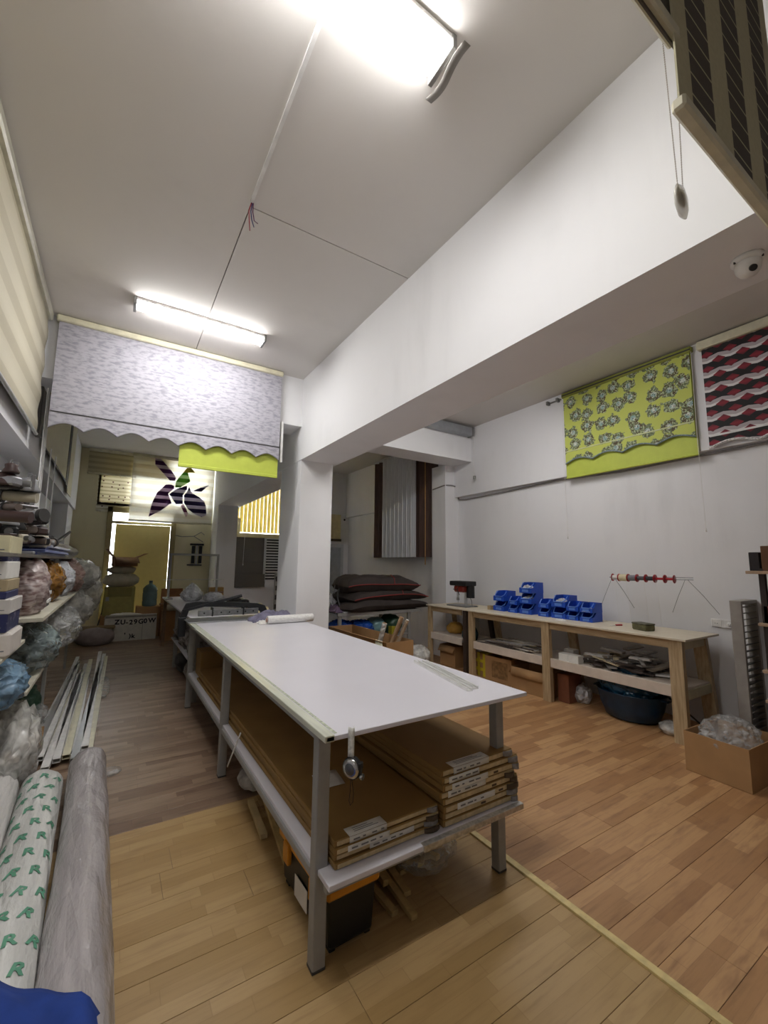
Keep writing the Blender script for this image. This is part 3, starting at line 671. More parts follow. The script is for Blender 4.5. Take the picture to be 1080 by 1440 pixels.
bag((4.52, 2.42), (.24, .28, .2), 55, film('blue_bag_film', '1c4a66', .9, 1, 12, .25), 'crumpled dark blue bag filling the tub under the bench', .16, .22, 2.4, sub=4)
bag((4.4, 1.98), (.09, .12, .06), 56, M_filmw, 'small clear bag on the floor beside the near bench leg', 0, .3, 2.2, sub=3)
bag((4.52, 2.95), (.09, .09, .11), 57, M_bagw, 'white bag on the floor between the blue tub and the bench leg', 0, .25, 2, sub=3)
tag(MB().rbox(-.12, .12, -.07, .07, 0, .3, .004).obj('wooden_box', mat('red_brown_board', '7a4a34', .6)), 'red brown board box standing on the floor beside the middle bench leg', 'box').location = (4.45, 3.06, 0)

# thread spool rack on the wall
SR = thing('spool_rod', 'thin steel rod held off the wall on bent wires, carrying thread spools', 'rack', (4.72, 2.3, 1.385))
ys = 2.66
M_wire = mat('steel_wire', '8f8f90', .35, .8)
MB().cyl((0, .39, 0), (0, -.43, 0), .005, n=8).obj('rod', M_wire, SR); MB().cyl((.0, -.2, .018), (0, -.43, .018), .004, n=8).obj('rod', M_wire, SR)
for yy, (wx, wy) in ((.36, (840, 867)), (.34, (892, 855)), (-.36, (946, 861)), (-.38, (1012, 864))):
    q = PX(wx, wy, XR-.002)-Vector((4.72, 2.3, 1.385)); MB().tube([(0, yy, 0), Vector((0, yy, 0)).lerp(q, .5)+Vector((0, 0, .01)), q], .0022, 6).obj('wire_bracket', M_wire, SR)  # second one traces a wire's shadow on the wall, modelled as wire
M_flr = mat('red_spool_plastic', 'a8202a', .35); 
fl = [PX(840+q/6.75, 790+160/6.75, 4.72).y-2.3 for q in (145, 210, 295, 378, 462, 548, 643, 735)]
spec = [('white thread', 'e4dfda', .026), ('thick cream thread', 'ded2b0', .037), ('grey thread', '7c7c84', .031), ('dark grey thread', '56555a', .021), ('charcoal thread', '3c3d42', .022), ('no thread, next to the charcoal one', 'b0232c', .012), ('no thread, at the free rod end', 'b0232c', .012)]
for i, (nm, c, r) in enumerate(spec):
    ya, yb = fl[i], fl[i+1]; s = thing('thread_spool', 'red flanged spool with '+nm, 'spool', (4.72, 2.3+(ya+yb)/2, 1.385), 0, 'thread spools on the wall rod'); L = (ya-yb)/2
    MB().cyl((0, -L+.004, 0), (0, L-.004, 0), r, n=18).obj('thread', mat('thread_'+c, c, .8, var=.15, scale=60, stretch=(1, 20, 1)), s)
    for q in (-1, 1): MB().lathe([(0, -.003), (.036, -.003), (.042, 0), (.036, .003), (0, .003)], 20, Matrix.Translation((0, q*(L-.004), 0))@Matrix.Rotation(R(90), 4, 'X')).obj('flange', M_flr, s)
for i, (a, z2) in enumerate(((.33, BH+.02), (.2, BH+.02), (.02, BH+.02), (-.1, BH+.02))):
    MB().tube([(-.02, a, -.02), (.0, a-.01, -.25), (.02, a-.015, z2-1.385)], .0012, 4).obj('hanging_thread', M_paper, SR)

# socket strip
so = thing('socket_strip', 'white double socket strip on the wall beside the bench', 'socket', (XR, 1.73, .975))
MB().rbox(-.014, .002, -.105, .105, -.04, .04, .004).obj('frame', M_white, so)
for k, yy in enumerate((.06, -.045)):
    pt = MB().rbox(-.018, -.012, yy-.04, yy+.04, -.034, .034, .003).obj('plate', M_white, so)
    if k: MB().lathe([(.019, -.0), (.02, .006), (0, .006)], 18, Matrix.Translation((-.019, yy, 0))@Matrix.Rotation(R(-90), 4, 'Y')).obj('round_inlet', M_white, pt)
    for a in (-1, 1): MB().cyl((-.0255, yy+a*.009, 0), (-.017, yy+a*.009, 0), .003, n=8).obj('pin_hole', M_dk, pt)

# cardboard box with film bag
openbox((3.985, 1.41, 0), .52, .4, .28, 'open brown cardboard box on the floor at the bench end, film inside', R(-3), (0, 0, 0, 0))
o = bag((3.985, 1.42), (.24, .17, .13), 61, M_film, 'crumpled clear film bag sticking out of the open cardboard box', .14, .32, 2.6, sub=4)
tag(MB().tube([(4.5, 1.95, .22), (4.55, 1.85, .12), (4.6, 1.75, .03), (4.7, 1.9, .06)], .008, 6).obj('cable', M_dk), 'dark cable hanging down behind the bench end', 'cable')

# louvred shutter
sh = thing('louvred_panel', 'grey louvred shutter panel standing against the wall behind the open box', 'shutter', (4.6, 1.51, 0))
M_shg = mat('grey_shutter', 'a09b95', .5); M_shd = mat('dark_slat', '47413d', .5)
MB().rbox(-.03, .0, -.042, .042, 0, 1.22, .003).obj('stile', M_shg, sh); MB().rbox(.31, .34, -.042, .042, 0, 1.22, .003).obj('stile', M_shg, sh)
MB().rbox(0, .31, -.042, .042, 1.19, 1.22, .003).obj('top_rail', M_shg, sh); MB().rbox(0, .31, -.042, .042, 0, .08, .003).obj('bottom_rail', M_shg, sh)
for k in range(20):
    z = .12+k*.054; MB().add([Vector((x, y, zz)) for x in (0, .31) for y, zz in ((-.04, z+.022), (-.036, z+.027), (.038, z+.004), (.034, z))], [(0, 1, 2, 3), (7, 6, 5, 4), (0, 4, 5, 1), (1, 5, 6, 2), (2, 6, 7, 3), (3, 7, 4, 0)]).obj('louvre', M_shd, sh)

# dark shelf rack at the right edge
rk = thing('shelf_rack', 'dark rack with pale wooden shelves at the wall by the louvred panel', 'rack', (4.40, .85, 0))
M_rk = mat('dark_rack_wood', '2c2320', .6); M_rs = mat('pale_shelf_edge', 'b49a80', .55, var=.1)
for yy in (-.55, .38):
    for xx in (-.1, .34): MB().rbox(xx-.02, xx+.02, yy-.02, yy+.02, 0, 1.5, .003).obj('post', M_rk, rk)
MB().box(.36, .375, -.56, .46, 0, 1.5).obj('back_panel', M_rk, rk)
for z in (.17, .5, .72, 1.07, 1.47): MB().rbox(-.15, .36, -.57, .47 if z > 1.4 else .42, z-.012, z+.012, .003).obj('shelf', M_rs, rk)
rnd = random.Random(3)
M_wine = mat('wine_red_card', '6d1f30', .6); M_books = [mat('dark_book', '241e22', .6), M_wine, mat('brown_card_b', '6b4a32', .7), mat('green_cover', '8a8f52', .6), mat('black_cover', '1a1a1c', .5), mat('rust_pack', '8d4a3c', .6)]
for si, z in enumerate((.182, .512, .732, 1.082, 1.482)):
    y = 1.30 if si == 4 else 1.24
    while y > .45:
        w = rnd.uniform(.06, .13); h = rnd.uniform(.07, .2)*(1 if si > 1 else .8)
        mi = rnd.randrange(6)
        nm = ('dark', 'wine red', 'brown', 'olive', 'black', 'rust')[mi]
        o = MB().rbox(-.1, .12, -w/2, w/2, 0, h, .004).obj('sample_box', M_books[mi]); o.location = (4.38, y-w/2, z-.001)
        tag(o, '%s sample box on the %s shelf of the dark rack' % (nm, ('lowest', 'second lowest', 'middle', 'second highest', 'top')[si]), 'box', 'sample boxes on the dark rack')
        y -= w+.012
for i in range(3):
    o = MB().lathe([(0, 0), (.035, 0), (.035, .1), (.02, .11), (.02, .13), (0, .13)], 16).obj('cone_spool', M_wine if i % 2 else mat('black_cover', '1a1a1c')); o.location = (4.46, 1.27-i*.1, 1.481+.2*0)
    o.location.z = 1.68
    bpy.data.objects.remove(o)
cloth('plastic_scrap', 4.28, 4.5, 1.02, 1.24, .19, .09, M_bagw, 'white plastic scrap on the lowest shelf edge of the dark rack', 'scrap', 44)
# ================================================================== right wing, far part
MT = thing('metal_table', 'low grey metal frame table carrying the folded brown quilts', 'table', (3.45, 5.95, 0))
o3 = (3.45, 5.95, 0)
off(MB().rbox(2.72, 4.18, 5.5, 6.4, .785, .80, .002), o3).obj('tabletop', mat('dark_glassy_top', '3c3c40', .25), MT)
off(MB().rbox(2.72, 4.18, 5.485, 5.52, .755, .80, .002), o3).obj('front_rail', M_leg, MT)
for x in (2.77, 3.98):
    for y in (5.53, 6.36): off(MB().rbox(x-.022, x+.022, y-.022, y+.022, 0, .785, .002), o3).obj('leg', M_leg, MT)
off(MB().rbox(2.75, 4.0, 5.52, 6.38, .42, .435, .002), o3).obj('lower_shelf', M_leg, MT)
M_quilt = mat('dark_brown_quilt', '38302d', .8, var=.18, scale=6); M_pipe = mat('red_piping', '8c2f2c', .7)
def pillow(w, d, h, seed, dent=.5, droop=.0):
    def top(s):
        def fn(u, v):
            a, b = 2*u-1, 2*v-1
            e = max(0, (1-abs(a)**5)*(1-abs(b)**5))**.36
            n = wob(u, v, seed+s, 2.2)*.7+wob(u, v, seed+s+4, 5)*.4+abs(wob(u, v, seed+s+6, 9))*.3
            x = a*w/2*(1-.05*b*b+.07*wob(u, v, seed+8, 3)+.03*wob(u, v, seed+15, 8)); y = b*d/2*(1-.06*a*a+.06*wob(u, v, seed+9, 4))
            return Vector((x, y, s*h/2*e*(1+dent*n)*(1-.35*max(0, a)**2)+.16*h*wob(u*.9, v*.9, seed+20, 2.4)-droop*abs(a)**3))
        return fn
    return MB().sheet(top(1), 40, 28).sheet(lambda u, v: top(-1)(1-u, v), 40, 28), top
def quilt(c, w, d, h, seed, rz, label, fold, droop=0):
    t = thing('folded_quilt', label, 'quilt', c, rz, 'folded quilts on the metal table')
    for k in range(fold):
        ww = w*(1-.07*k); pl, fn = pillow(ww, d*(1-.04*k), h/fold*1.3, seed+k*3, droop=droop); sh_ = Vector((.03*k, .02*k, h/fold*(k+.5)))
        pl.v = [(x+sh_.x, y+sh_.y, z+sh_.z) for x, y, z in pl.v]
        o = pl.obj('fold', M_quilt, t)
        if k == fold-1:
            f = fn(1); ed = [f(i/40, 0) for i in range(41)]+[f(1, i/20) for i in range(1, 21)]
            MB().tube([p+sh_+Vector((0, -.004, .004)) for p in ed], .008, 6, False).obj('red_piping', M_pipe, o)
            MB().tube([f(.62+.25*(i/24)**1.5, i/24)+sh_+Vector((0, 0, .004)) for i in range(25)], .007, 6, False).obj('red_piping', M_pipe, o)
    return t
quilt((3.62, 5.85, .825), 1.6, .85, .27, 3, R(3), 'dark brown folded quilt lying directly on the metal table', 2, .05)
q2 = quilt((3.56, 5.85, 1.095), 1.3, .75, .2, 12, R(-5), 'dark brown quilt with red piping lying on top of the other quilt', 1, .03)
tag(MB().rbox(-.16, .16, -.02, .02, 0, .012, .003).obj('white_strip', M_white), 'short white slat on the metal table below the quilts', 'slat').location = (2.98, 5.53, .801)
M_purp = mat('mauve_fabric', '6d5a74', .9)
cloth('fabric_bundle', 2.72, 2.98, 5.56, 5.9, .80, .09, M_purp, 'small mauve fabric bundle on the metal table corner', seed=13)
for i in range(4): bag((2.78+.05*i, 6.05+.08*(i % 2)), (.08, .1, .08+.02*i), 70+i, (M_filmw, mat('dark_teal_cloth', '1f3f45'), M_bagw, M_film)[i], ('milky bag', 'dark teal rag', 'white bag', 'clear film bag')[i]+' in the clutter on the metal table beside the column', .80, .35, 2.5, ('plastic_bag', 'teal_rag', 'plastic_bag', 'plastic_bag')[i], 'bag' if i != 1 else 'cloth', sub=3)
tag(MB().tube(fillet([(2.86, 5.7, .86), (2.83, 5.75, 1.0), (2.9, 5.85, 1.12), (3.0, 5.9, 1.16), (3.02, 5.92, 1.05)], .06), .013, 8).obj('cable_loop', M_dk), 'dark cable loop standing up beside the quilts', 'cable')
tag(MB().tube([(2.93, 5.95, .84), (2.9, 6.0, 1.1), (2.94, 6.05, 1.2), (3.0, 6.1, 1.12)], .006, 6).obj('wire_loop', M_wire), 'thin bent wire loop rising behind the dark cable', 'wire')
M_bb = film('blue_bag_plastic', '1d4da8', .9, 1, 12, .25)
bag((2.88, 5.75), (.2, .2, .13), 74, M_bb, 'bright blue plastic bag under the metal table next to the column', .436, .28, 2.3)
bag((3.2, 5.72), (.22, .18, .12), 75, M_bb, 'bright blue plastic bag under the middle of the metal table', .436, .28, 2.6)
bag((3.5, 5.75), (.16, .18, .13), 76, mat('pale_teal_film', '7fa8ac', .3, alpha=.8), 'pale teal bag under the metal table', .436, .3, 2.4, sub=3)
bag((3.78, 5.75), (.16, .2, .15), 77, mat('dark_green_bag', '2c4a38', .4), 'dark green bag under the metal table end', .436, .3, 2.4, sub=3)
tag(MB().rbox(-.06, .06, -.05, .05, 0, .12, .004).obj('snack_box', mat('yellow_green_pack', 'a89c2c', .5)), 'small yellow green packet between the bags under the metal table', 'box').location = (3.72, 5.57, .434)
LB = openbox((2.70, 4.62, 0), .36, 1.4, .66, 'long open brown carton with tubes, between the cutting table and the metal table', R(1), (R(-15), 0, 0, 0), fl=.06)
M_tube = mat('cardboard_tube', '9c7f60', .7)
for i, (a, c, r) in enumerate((((2.62, 4.3, .1), PY(565, 868, 4.05), .026), ((2.68, 4.3, .1), PY(573, 872, 4.05), .022), ((2.7, 4.5, .2), (2.78, 4.35, .8), .03))):
    d = (Vector(c)-Vector(a)).normalized(); t = thing('cardboard_tube', ('brown cardboard tube leaning out of the long open carton', 'pale ended tube leaning out of the long open carton', 'milky rolled film standing in the long open carton')[i], 'tube', a)
    q = Vector(c)-Vector(a); MB().cyl((0, 0, 0), q, r, n=16).obj('wall', (M_tube, mat('pale_tube', 'b8a48a', .6), M_filmw)[i], t); MB().cyl(q-d*.002, q+d*.003, r*.8, n=16).obj('end', (M_tube, M_paper, M_tube)[i], t)
def fp(u, v): return Vector((2.50-.05*v-.0*u, 3.955+.14*u-.08*v, .675-.16*v+.012*math.sin(v*2)))
tag(MB().sheet(fp, 4, 6).obj('cream_strip', mat('cream_slat', 'dcdcc0', .5), None, solid=.006), 'cream slat hanging over the edge of the long open carton', 'slat')
for i in range(9):
    o = MB().rbox(-.03, .03, -.5, .5, 0, .012, .002).obj('aluminium_strip', (M_silver, M_white, M_leg)[i % 3]); o.location = (3.62+.012*(i % 3), 5.0+.05*(i % 4), .002+i*.0135*1.0); o.rotation_euler = (0, 0, R((-6, 4, -2, 7, 0, -4, 5, 2, -3)[i]))
    tag(o, '%s metal strip in the floor stack before the metal table' % ('satin', 'white', 'grey')[i % 3], 'strip', 'metal strips stacked on the floor')
bag((3.72, 4.95), (.16, .18, .13), 81, M_filmw, 'milky plastic bag on the strip stack before the metal table', .122, .3, 2.4)
bag((4.05, 5.3), (.12, .14, .1), 82, M_filmw, 'milky plastic bag on the floor beside the far bench leg', 0, .3, 2.2, sub=3)
tag(MB().rbox(-.14, .14, -.3, .3, 0, .012, .003).obj('flat_board', mat('red_brown_board', '7a4a34')), 'red brown flat board on the floor beside the strip stack', 'board').location = (3.95, 4.95, 0)

# folding doors hung on the right wall
M_wal = mat('walnut_folding_panel', '5b4238', .45, var=.18, scale=5, stretch=(8, 8, .8)); M_fw = mat('white_folding_panel', 'dcdfe4', .35, var=.06, scale=6, stretch=(8, 8, .8))
def folding(name, label, x, y0, y1, n, z0, z1, m, amp, mh):
    t = thing(name, label, 'folding door', (x, (y0+y1)/2, z0)); st = (y1-y0)/n
    for i in range(n):
        a = -(y1-y0)/2+i*st; s = amp if i % 2 else -amp
        MB().add([Vector(v) for v in [(-s-.004, a, 0), (-s+.004, a, 0), (s+.004, a+st, 0), (s-.004, a+st, 0), (-s-.004, a, z1-z0), (-s+.004, a, z1-z0), (s+.004, a+st, z1-z0), (s-.004, a+st, z1-z0)]],
                 [(3, 2, 1, 0), (4, 5, 6, 7), (0, 1, 5, 4), (1, 2, 6, 5), (2, 3, 7, 6), (3, 0, 4, 7)]).obj('panel', m, t)
        xf = -s; MB().box(xf-.009, xf+.009, a-.007, a+.007, 0, z1-z0).obj('added_fold_strip', mh, t)  # strip added along each fold to bring out pleat shading, in panel material
    MB().rbox(-.03, .03, -(y1-y0)/2+.2, (y1-y0)/2, z1-z0, z1-z0+.03, .003).obj('track', M_silver, t)
    return t
folding('folding_door', 'walnut brown folding door hung behind the white one on the wall', 4.80, 5.83, 8.0, 24, 1.64, 3.72, M_wal, .036, M_wal)
folding('folding_door', 'white pleated folding door hung in front of the walnut one', 4.70, 6.36, 7.5, 16, 1.64, 3.70, M_fw, .028, M_fw)
tag(MB().cyl((4.68, 6.0, 1.5), (4.68, 6.0, 3.72), .009, n=8).obj('wooden_rod', mat('golden_rod', 'b98c4c', .45)), 'thin golden wooden rod hanging beside the walnut folding door', 'rod')
# cable along the right wall
cp = [(4.655, 5.75, 2.82), (4.65, 5.43, 2.85), (4.80, 5.41, 2.86), (4.93, 5.405, 2.84), (4.94, 5.4, 2.62), (4.935, 5.2, 2.6), (4.935, 4.4, 2.615), (4.935, 3.4, 2.645), (4.935, 2.6, 2.61), (4.935, 1.9, 2.63), (4.935, 1.0, 2.645), (4.935, 0, 2.64)]
tag(MB().tube(fillet(cp, .04), .012, 8).obj('wall_cable', mat('grey_cable', '8b8887', .5)), 'grey cable running along the ledge of the right wall', 'cable')
# roller headrail on the right cross beam
hr = thing('roller_headrail', 'grey roller blind headrail on the cross beam at the right wall corner', 'headrail', (4.2, 4.93, 3.6))
MB().rbox(-.9, .58, -.06, .065, 0, .14, .01).obj('cassette', mat('cool_grey_metal', '9a9da2', .4, .2), hr); MB().rbox(.58, .61, -.065, .07, -.005, .145, .004).obj('end_cap', M_metal, hr)
MB().tube([(.6, -.04, .05), (.61, -.05, -.2), (.6, -.045, -.5), (.62, -.045, -.66)], .004, 6).obj('pull_chain', M_white, hr); MB().rbox(.60, .64, -.06, -.03, -.72, -.66, .004).obj('chain_weight', M_metal, hr)

# ---------------- roller blinds
def floral():
    t = NT('lime_floral_fabric'); v = t.coord('Object'); base = lin('c7d065')
    dn = t.noise(v, 17, 3, .6); vo = t.voro(t.coord('Object', (1, 1, 1), (0, R(90), 0)), 5.4, .5); vo.voronoi_dimensions = '2D'
    d = t.math('ADD', vo.outputs['Distance'], t.math('MULTIPLY', t.math('SUBTRACT', dn, .5), .75))
    inside = t.step(d, .43, .39); core = t.step(vo.outputs['Distance'], .2, .12)
    n2 = t.noise(v, 34, 2, .5)
    leaf = t.mix(t.step(n2, .42, .58), lin('6f7d5a'), lin('5a4c34')); leaf = t.mix(t.step(t.noise(v, 60, 2), .52, .6), leaf, lin('b7c29a'))
    ros = t.mix(t.step(n2, .4, .6), lin('8fb0ae'), lin('d6dcd2')); ros = t.mix(t.step(t.noise(v, 75, 1), .56, .64), ros, lin('4c3f2c'))
    c = t.mix(inside, base, t.mix(core, leaf, ros)); t.color(c); m = t.done(.7)
    return m
def zigzag():
    t = NT('red_black_zigzag_fabric'); x, y, z = t.xyz(t.coord('Object'))
    pu, pv = .19, .15
    u = t.math('DIVIDE', t.math('ADD', y, 5), pu); v = t.math('DIVIDE', t.math('ADD', z, 5), pv)
    def cen(s_, o): return t.math('ABSOLUTE', t.math('SUBTRACT', t.math('FRACT', t.math('ADD', s_, o)), .5))
    tri = t.math('MULTIPLY', cen(u, 0), 2)
    k = t.math('FRACT', t.math('ADD', v, t.math('MULTIPLY', tri, .12)))
    c = t.mix(t.step(k, .75, .76), lin('e6e2e2'), lin('b8afb2')); c = t.mix(t.step(k, .60, .59), c, lin('141114'))
    for o in (0, .5):
        du, dv = cen(u, .5+o), cen(v, .5+o-.06)
        red = t.step(t.math('ADD', t.math('MULTIPLY', du, 2.6), t.math('MULTIPLY', dv, 3.1)), .78, .75)
        c = t.mix(red, c, t.mix(t.step(dv, .0, .22), lin('8c1f30'), lin('651626')))
    t.color(c); return t.done(.65)
def waves(x0, x1, z_top, zb, n, amp, k=60):
    # list of (u position, bottom z) along a scalloped hem
    return [(x0+(x1-x0)*i/k, zb+amp*(abs(math.sin(math.pi*n*i/k))*1.0-.5)) for i in range(k+1)]
def fabric_y(pts, z_top, x, m, name, parent, th=.002):
    # sheet in the plane x=const whose lower edge follows pts (y,z)
    b = MB()
    vs = []; 
    for (y, zb) in pts: vs += [Vector((x, y, z_top)), Vector((x, y, zb))]
    fs = [(2*i, 2*i+1, 2*i+3, 2*i+2) for i in range(len(pts)-1)]
    return b.add(vs, fs).obj(name, m, parent, solid=th)
def fabric_x(pts, z_top, y, m, name, parent, th=.002):
    vs = []
    for (x, zb) in pts: vs += [Vector((x, y, z_top)), Vector((x, y, zb))]
    fs = [(2*i, 2*i+2, 2*i+3, 2*i+1) for i in range(len(pts)-1)]
    return MB().add(vs, fs).obj(name, m, parent, solid=th)
M_lime = mat('lime_fabric', 'c4d155', .6, var=.03); M_cream = mat('cream_rail', 'd9d4ba', .4)
gb = thing('floral_blind', 'lime green roller blind with grey brown rose print and wavy hem', 'roller blind', (4.84, 2.52, 2.6))
X0 = XRB-.05
def L(y, z): return (y-2.52, z-2.6)
MB().rbox(-.025, .028, -.75, .75, 1.095, 1.165, .012).obj('headrail', mat('olive_rail', '8f9440', .5), gb)
MB().rbox(-.03, -.02, -.74, .74, 1.12, 1.135, .002).obj('rail_line', M_dk, gb)
fabric_y([(-.735, .03), (.735, .03)], 1.12, .012, M_lime, 'lining', gb)
MB().cyl((.012, -.735, .03), (.012, .735, .03), .012, n=10).obj('bottom_bar', M_lime, gb)
fab = fabric_y(waves(-.725, .725, 0, .23, 4, .05), 1.11, -.012, floral(), 'floral_fabric', gb)
MB().tube([(-.016, y, z) for y, z in waves(-.725, .725, 0, .235, 4, .05)], .009, 6).obj('hem_trim', mat('grey_teal_trim', '7f9094', .7, var=.3, scale=60), fab)
MB().rbox(-.018, -.012, -.72, .72, .36, .375, .002).obj('hem_rod', mat('pale_hem_rod', 'c9cf9a', .5), fab)
for yy, zz in ((.74, -.72), (-.745, -.72)):
    MB().tube([(-.02, yy, 1.1), (-.02, yy+.005, .2), (-.02, yy-.005, zz)], .0025, 5).obj('pull_cord', M_white, gb); MB().lathe([(0, 0), (.008, .004), (.008, .03), (.003, .04)], 10, Matrix.Translation((-.02, yy-.005, zz-.035))).obj('cord_bobble', M_white, gb)
rb = thing('zigzag_blind', 'red black and white zigzag roller blind beside the floral one', 'roller blind', (4.84, .95, 2.6))
MB().rbox(-.045, .028, -.78, .77, 1.075, 1.165, .01).obj('headrail', M_cream, rb)
fabric_y(waves(-.76, .74, 0, .09, 4, .05), 1.1, -.005, zigzag(), 'zigzag_fabric', rb)
MB().tube([(-.009, y, z) for y, z in waves(-.76, .74, 0, .085, 4, .05)], .012, 6).obj('hem_trim', mat('white_grey_trim', 'd6d3d2', .7, var=.35, scale=70), rb)
MB().rbox(-.012, -.006, -.75, .73, .17, .19, .002).obj('hem_rod', M_white, rb)
br = thing('rail_bracket', 'small grey curtain bracket beside the floral blind', 'bracket', (XRB, 3.42, 3.7))
MB().rbox(-.015, .002, -.12, .1, 0, .02, .003).obj('plate', M_metal, br); MB().rbox(-.06, -.0, -.1, -.07, -.02, .03, .003).obj('arm', M_metal, br); MB().rbox(-.06, -.0, .05, .08, -.02, .03, .003).obj('arm', M_metal, br)

# grey patterned valance blind on the cross beam, lime one behind it
def camo():
    t = NT('grey_marbled_fabric'); n = t.noise(t.coord('Object', (9, 9, 26)), 1.6, 4, .6); n2 = t.noise(t.coord('Object', (3, 3, 9)), 2, 3, .6)
    f = t.math('ADD', n, t.math('MULTIPLY', n2, .25)); t.color(t.mix(t.step(f, .55, .78), lin('b3b1ba'), lin('92919b'))); return t.done(.75)
vb = thing('grey_blind', 'grey marbled roller blind with scalloped hem, hung across the aisle', 'roller blind', (.465, 4.74, 2.6)); 
M_camo = camo()
MB().rbox(-1.09, 1.075, -.03, .055, 1.115, 1.175, .01).obj('cassette', M_cream, vb)
fabric_x(waves(-1.07, 1.065, 0, .125, 8, .06, 96), 1.13, .0, M_camo, 'fabric', vb)
MB().tube([(x, -.002, z) for x, z in waves(-1.07, 1.065, 0, .125, 8, .06, 96)], .006, 6).obj('hem_trim', mat('grey_hem_cord', '8e8d92', .8), vb)
MB().rbox(-1.07, 1.065, -.006, -.002, .245, .255, .001).obj('hem_line', M_dk, vb)
lb = thing('lime_blind', 'plain lime green roller blind hanging just behind the grey one', 'roller blind', (1.0, 4.775, 2.6))
MB().box(-.52, .53, -.002, .002, -.08, .95).obj('fabric', M_lime, lb); MB().rbox(-.52, .53, -.012, .012, -.115, -.08, .004).obj('bottom_bar', M_lime, lb)
MB().cyl((-.52, .002, .96), (.53, .002, .96), .02, n=12).obj('roller', M_white, lb)
tag(MB().rbox(-.014, .014, -.012, .012, 0, .5, .003).obj('white_rod', M_white), 'short white profile hanging at the edge of the lime blind', 'profile').location = (1.565, 4.77, 2.68)

# patterned blinds hanging near the camera
def block_print():
    t = NT('cream_brown_block_fabric'); x, y, z = t.xyz(t.coord('Object'))
    col = t.math('FRACT', t.math('DIVIDE', t.math('ADD', x, 5.30), .25)); row = t.math('FRACT', t.math('DIVIDE', t.math('ADD', t.math('ADD', z, t.math('MULTIPLY', x, 0)), 5), .062))
    dark = t.math('MULTIPLY', t.math('MULTIPLY', t.step(col, .0, .01), t.step(col, .54, .53)), t.step(row, .08, .1))
    n = t.noise(t.coord('Object'), 60, 3); t.color(t.mix(dark, t.mix(n, lin('cfc9a8'), lin('b9b391')), t.mix(n, lin('4e4840'), lin('5c564c')))); return t.done(.8)
nb = thing('block_print_blind', 'cream roller blind with columns of dark brown blocks, hung high by the beam', 'roller blind', (1.40, .36, 2.56))
MB().box(-.375, .40, -.002, .002, .02, 1.18).obj('fabric', block_print(), nb); MB().rbox(-.385, .405, -.016, .014, -.012, .022, .006).obj('bottom_bar', M_cream, nb)
MB().rbox(-.39, .41, -.04, .04, 1.14, 1.215, .01).obj('headrail', M_cream, nb)
pc_ = PY(958, 282, .43); ch = []
for (ax, ay) in ((930, 40), (949, 55)):
    a = PY(ax, ay, .43); 
    for i in range(60): ch.append(a.lerp(Vector((pc_.x+(.008 if ax > 940 else -.008), .43, pc_.z+.03)), i/59))
a0 = PY(930, 40, .43); a1 = PY(949, 55, .43)
cn = thing('blind_chain', 'beaded blind chain loop with an oval clear weight, hanging by the beam', 'chain', (pc_.x, .43, pc_.z))
for a, dx in ((a0, -.014), (a1, .014)):
    A = Vector((a.x-pc_.x, 0, 3.7-pc_.z)); Bq = Vector((dx, 0, .022)); mid = Vector((a.x-pc_.x, 0, a.z-pc_.z))
    st = MB().tube([A, mid, Bq], .0008, 5)
    n = 70
    for i in range(n):
        q = mid.lerp(Bq, i/n); st.lathe([(0, -.0019), (.0017, -.0008), (.0017, .0008), (0, .0019)], 6, Matrix.Translation(q))
    st.obj('strand', mat('beige_bead', 'a79d94', .5), cn)
MB().lathe([(0, -.05), (.014, -.044), (.022, -.018), (.022, .012), (.015, .036), (0, .046)], 20, Matrix.Scale(1.5, 4, (1, 0, 0))@Matrix.Scale(.45, 4, (0, 1, 0))).obj('weight', mat('clear_acrylic', 'cfc9bb', .1, 0, .1, 10, alpha=.55), cn)
MB().lathe([(0, -.018), (.012, -.012), (.017, .006), (.014, .026), (0, .036)], 16, Matrix.Scale(1.5, 4, (1, 0, 0))@Matrix.Scale(.3, 4, (0, 1, 0))).obj('weight_core', mat('beige_core', 'b7ae96', .4), cn)
n2 = thing('brown_blind', 'dark brown roller blind with a cream bottom bar beside the block print blind', 'roller blind', (.62, .37, 2.75))
e = PY(948, 53, .37); wq = e.x-.62
MB().box(-.5, wq-.004, -.002, .002, .0, 1.0).obj('fabric', mat('dark_taupe_fabric', '5a544c', .85), n2); MB().rbox(-.505, wq, -.014, .014, -.025+(e.z-2.75), .012+(e.z-2.75), .005).obj('bottom_bar', M_cream, n2)
MB().rbox(-.51, wq, -.03, .03, .96, 1.025, .01).obj('headrail', M_cream, n2)

# dome camera under the beam, small camera far back
dc = thing('dome_camera', 'white dome security camera under the long beam', 'camera', (2.08, .545, BZ))
MB().lathe([(.0, 0), (.055, 0), (.055, -.012), (.048, -.018), (.044, -.02)], 24).obj('base', M_white, dc)
MB().lathe([(.042, -.015), (.045, -.03), (.042, -.05), (.03, -.068), (.012, -.077), (0, -.078)], 24).obj('dome', M_white, dc)
d0 = Vector((-.55, -.45, -.55)).normalized(); MB().cyl(Vector((0, 0, -.035))+d0*.035, Vector((0, 0, -.035))+d0*.05, .013, n=16).obj('lens', M_blk, dc)
for a in (.4, 2.5, 4.6): MB().cyl((.05*math.cos(a), .05*math.sin(a), -.02), (.05*math.cos(a), .05*math.sin(a), -.01), .004, n=8).obj('screw', M_dk, dc)
sc = thing('security_camera', 'small white bullet camera on the far right wall', 'camera', (XRB-.0, 9.45, 2.62))
MB().cyl((.02, 0, .03), (-.05, 0, .0), .012, n=10).obj('arm', M_white, sc); MB().cyl((-.04, .05, .0), (-.1, -.07, -.03), .035, n=14).obj('body', M_white, sc); MB().cyl((-.099, -.068, -.0295), (-.105, -.08, -.032), .024, n=12).obj('lens', M_blk, sc)
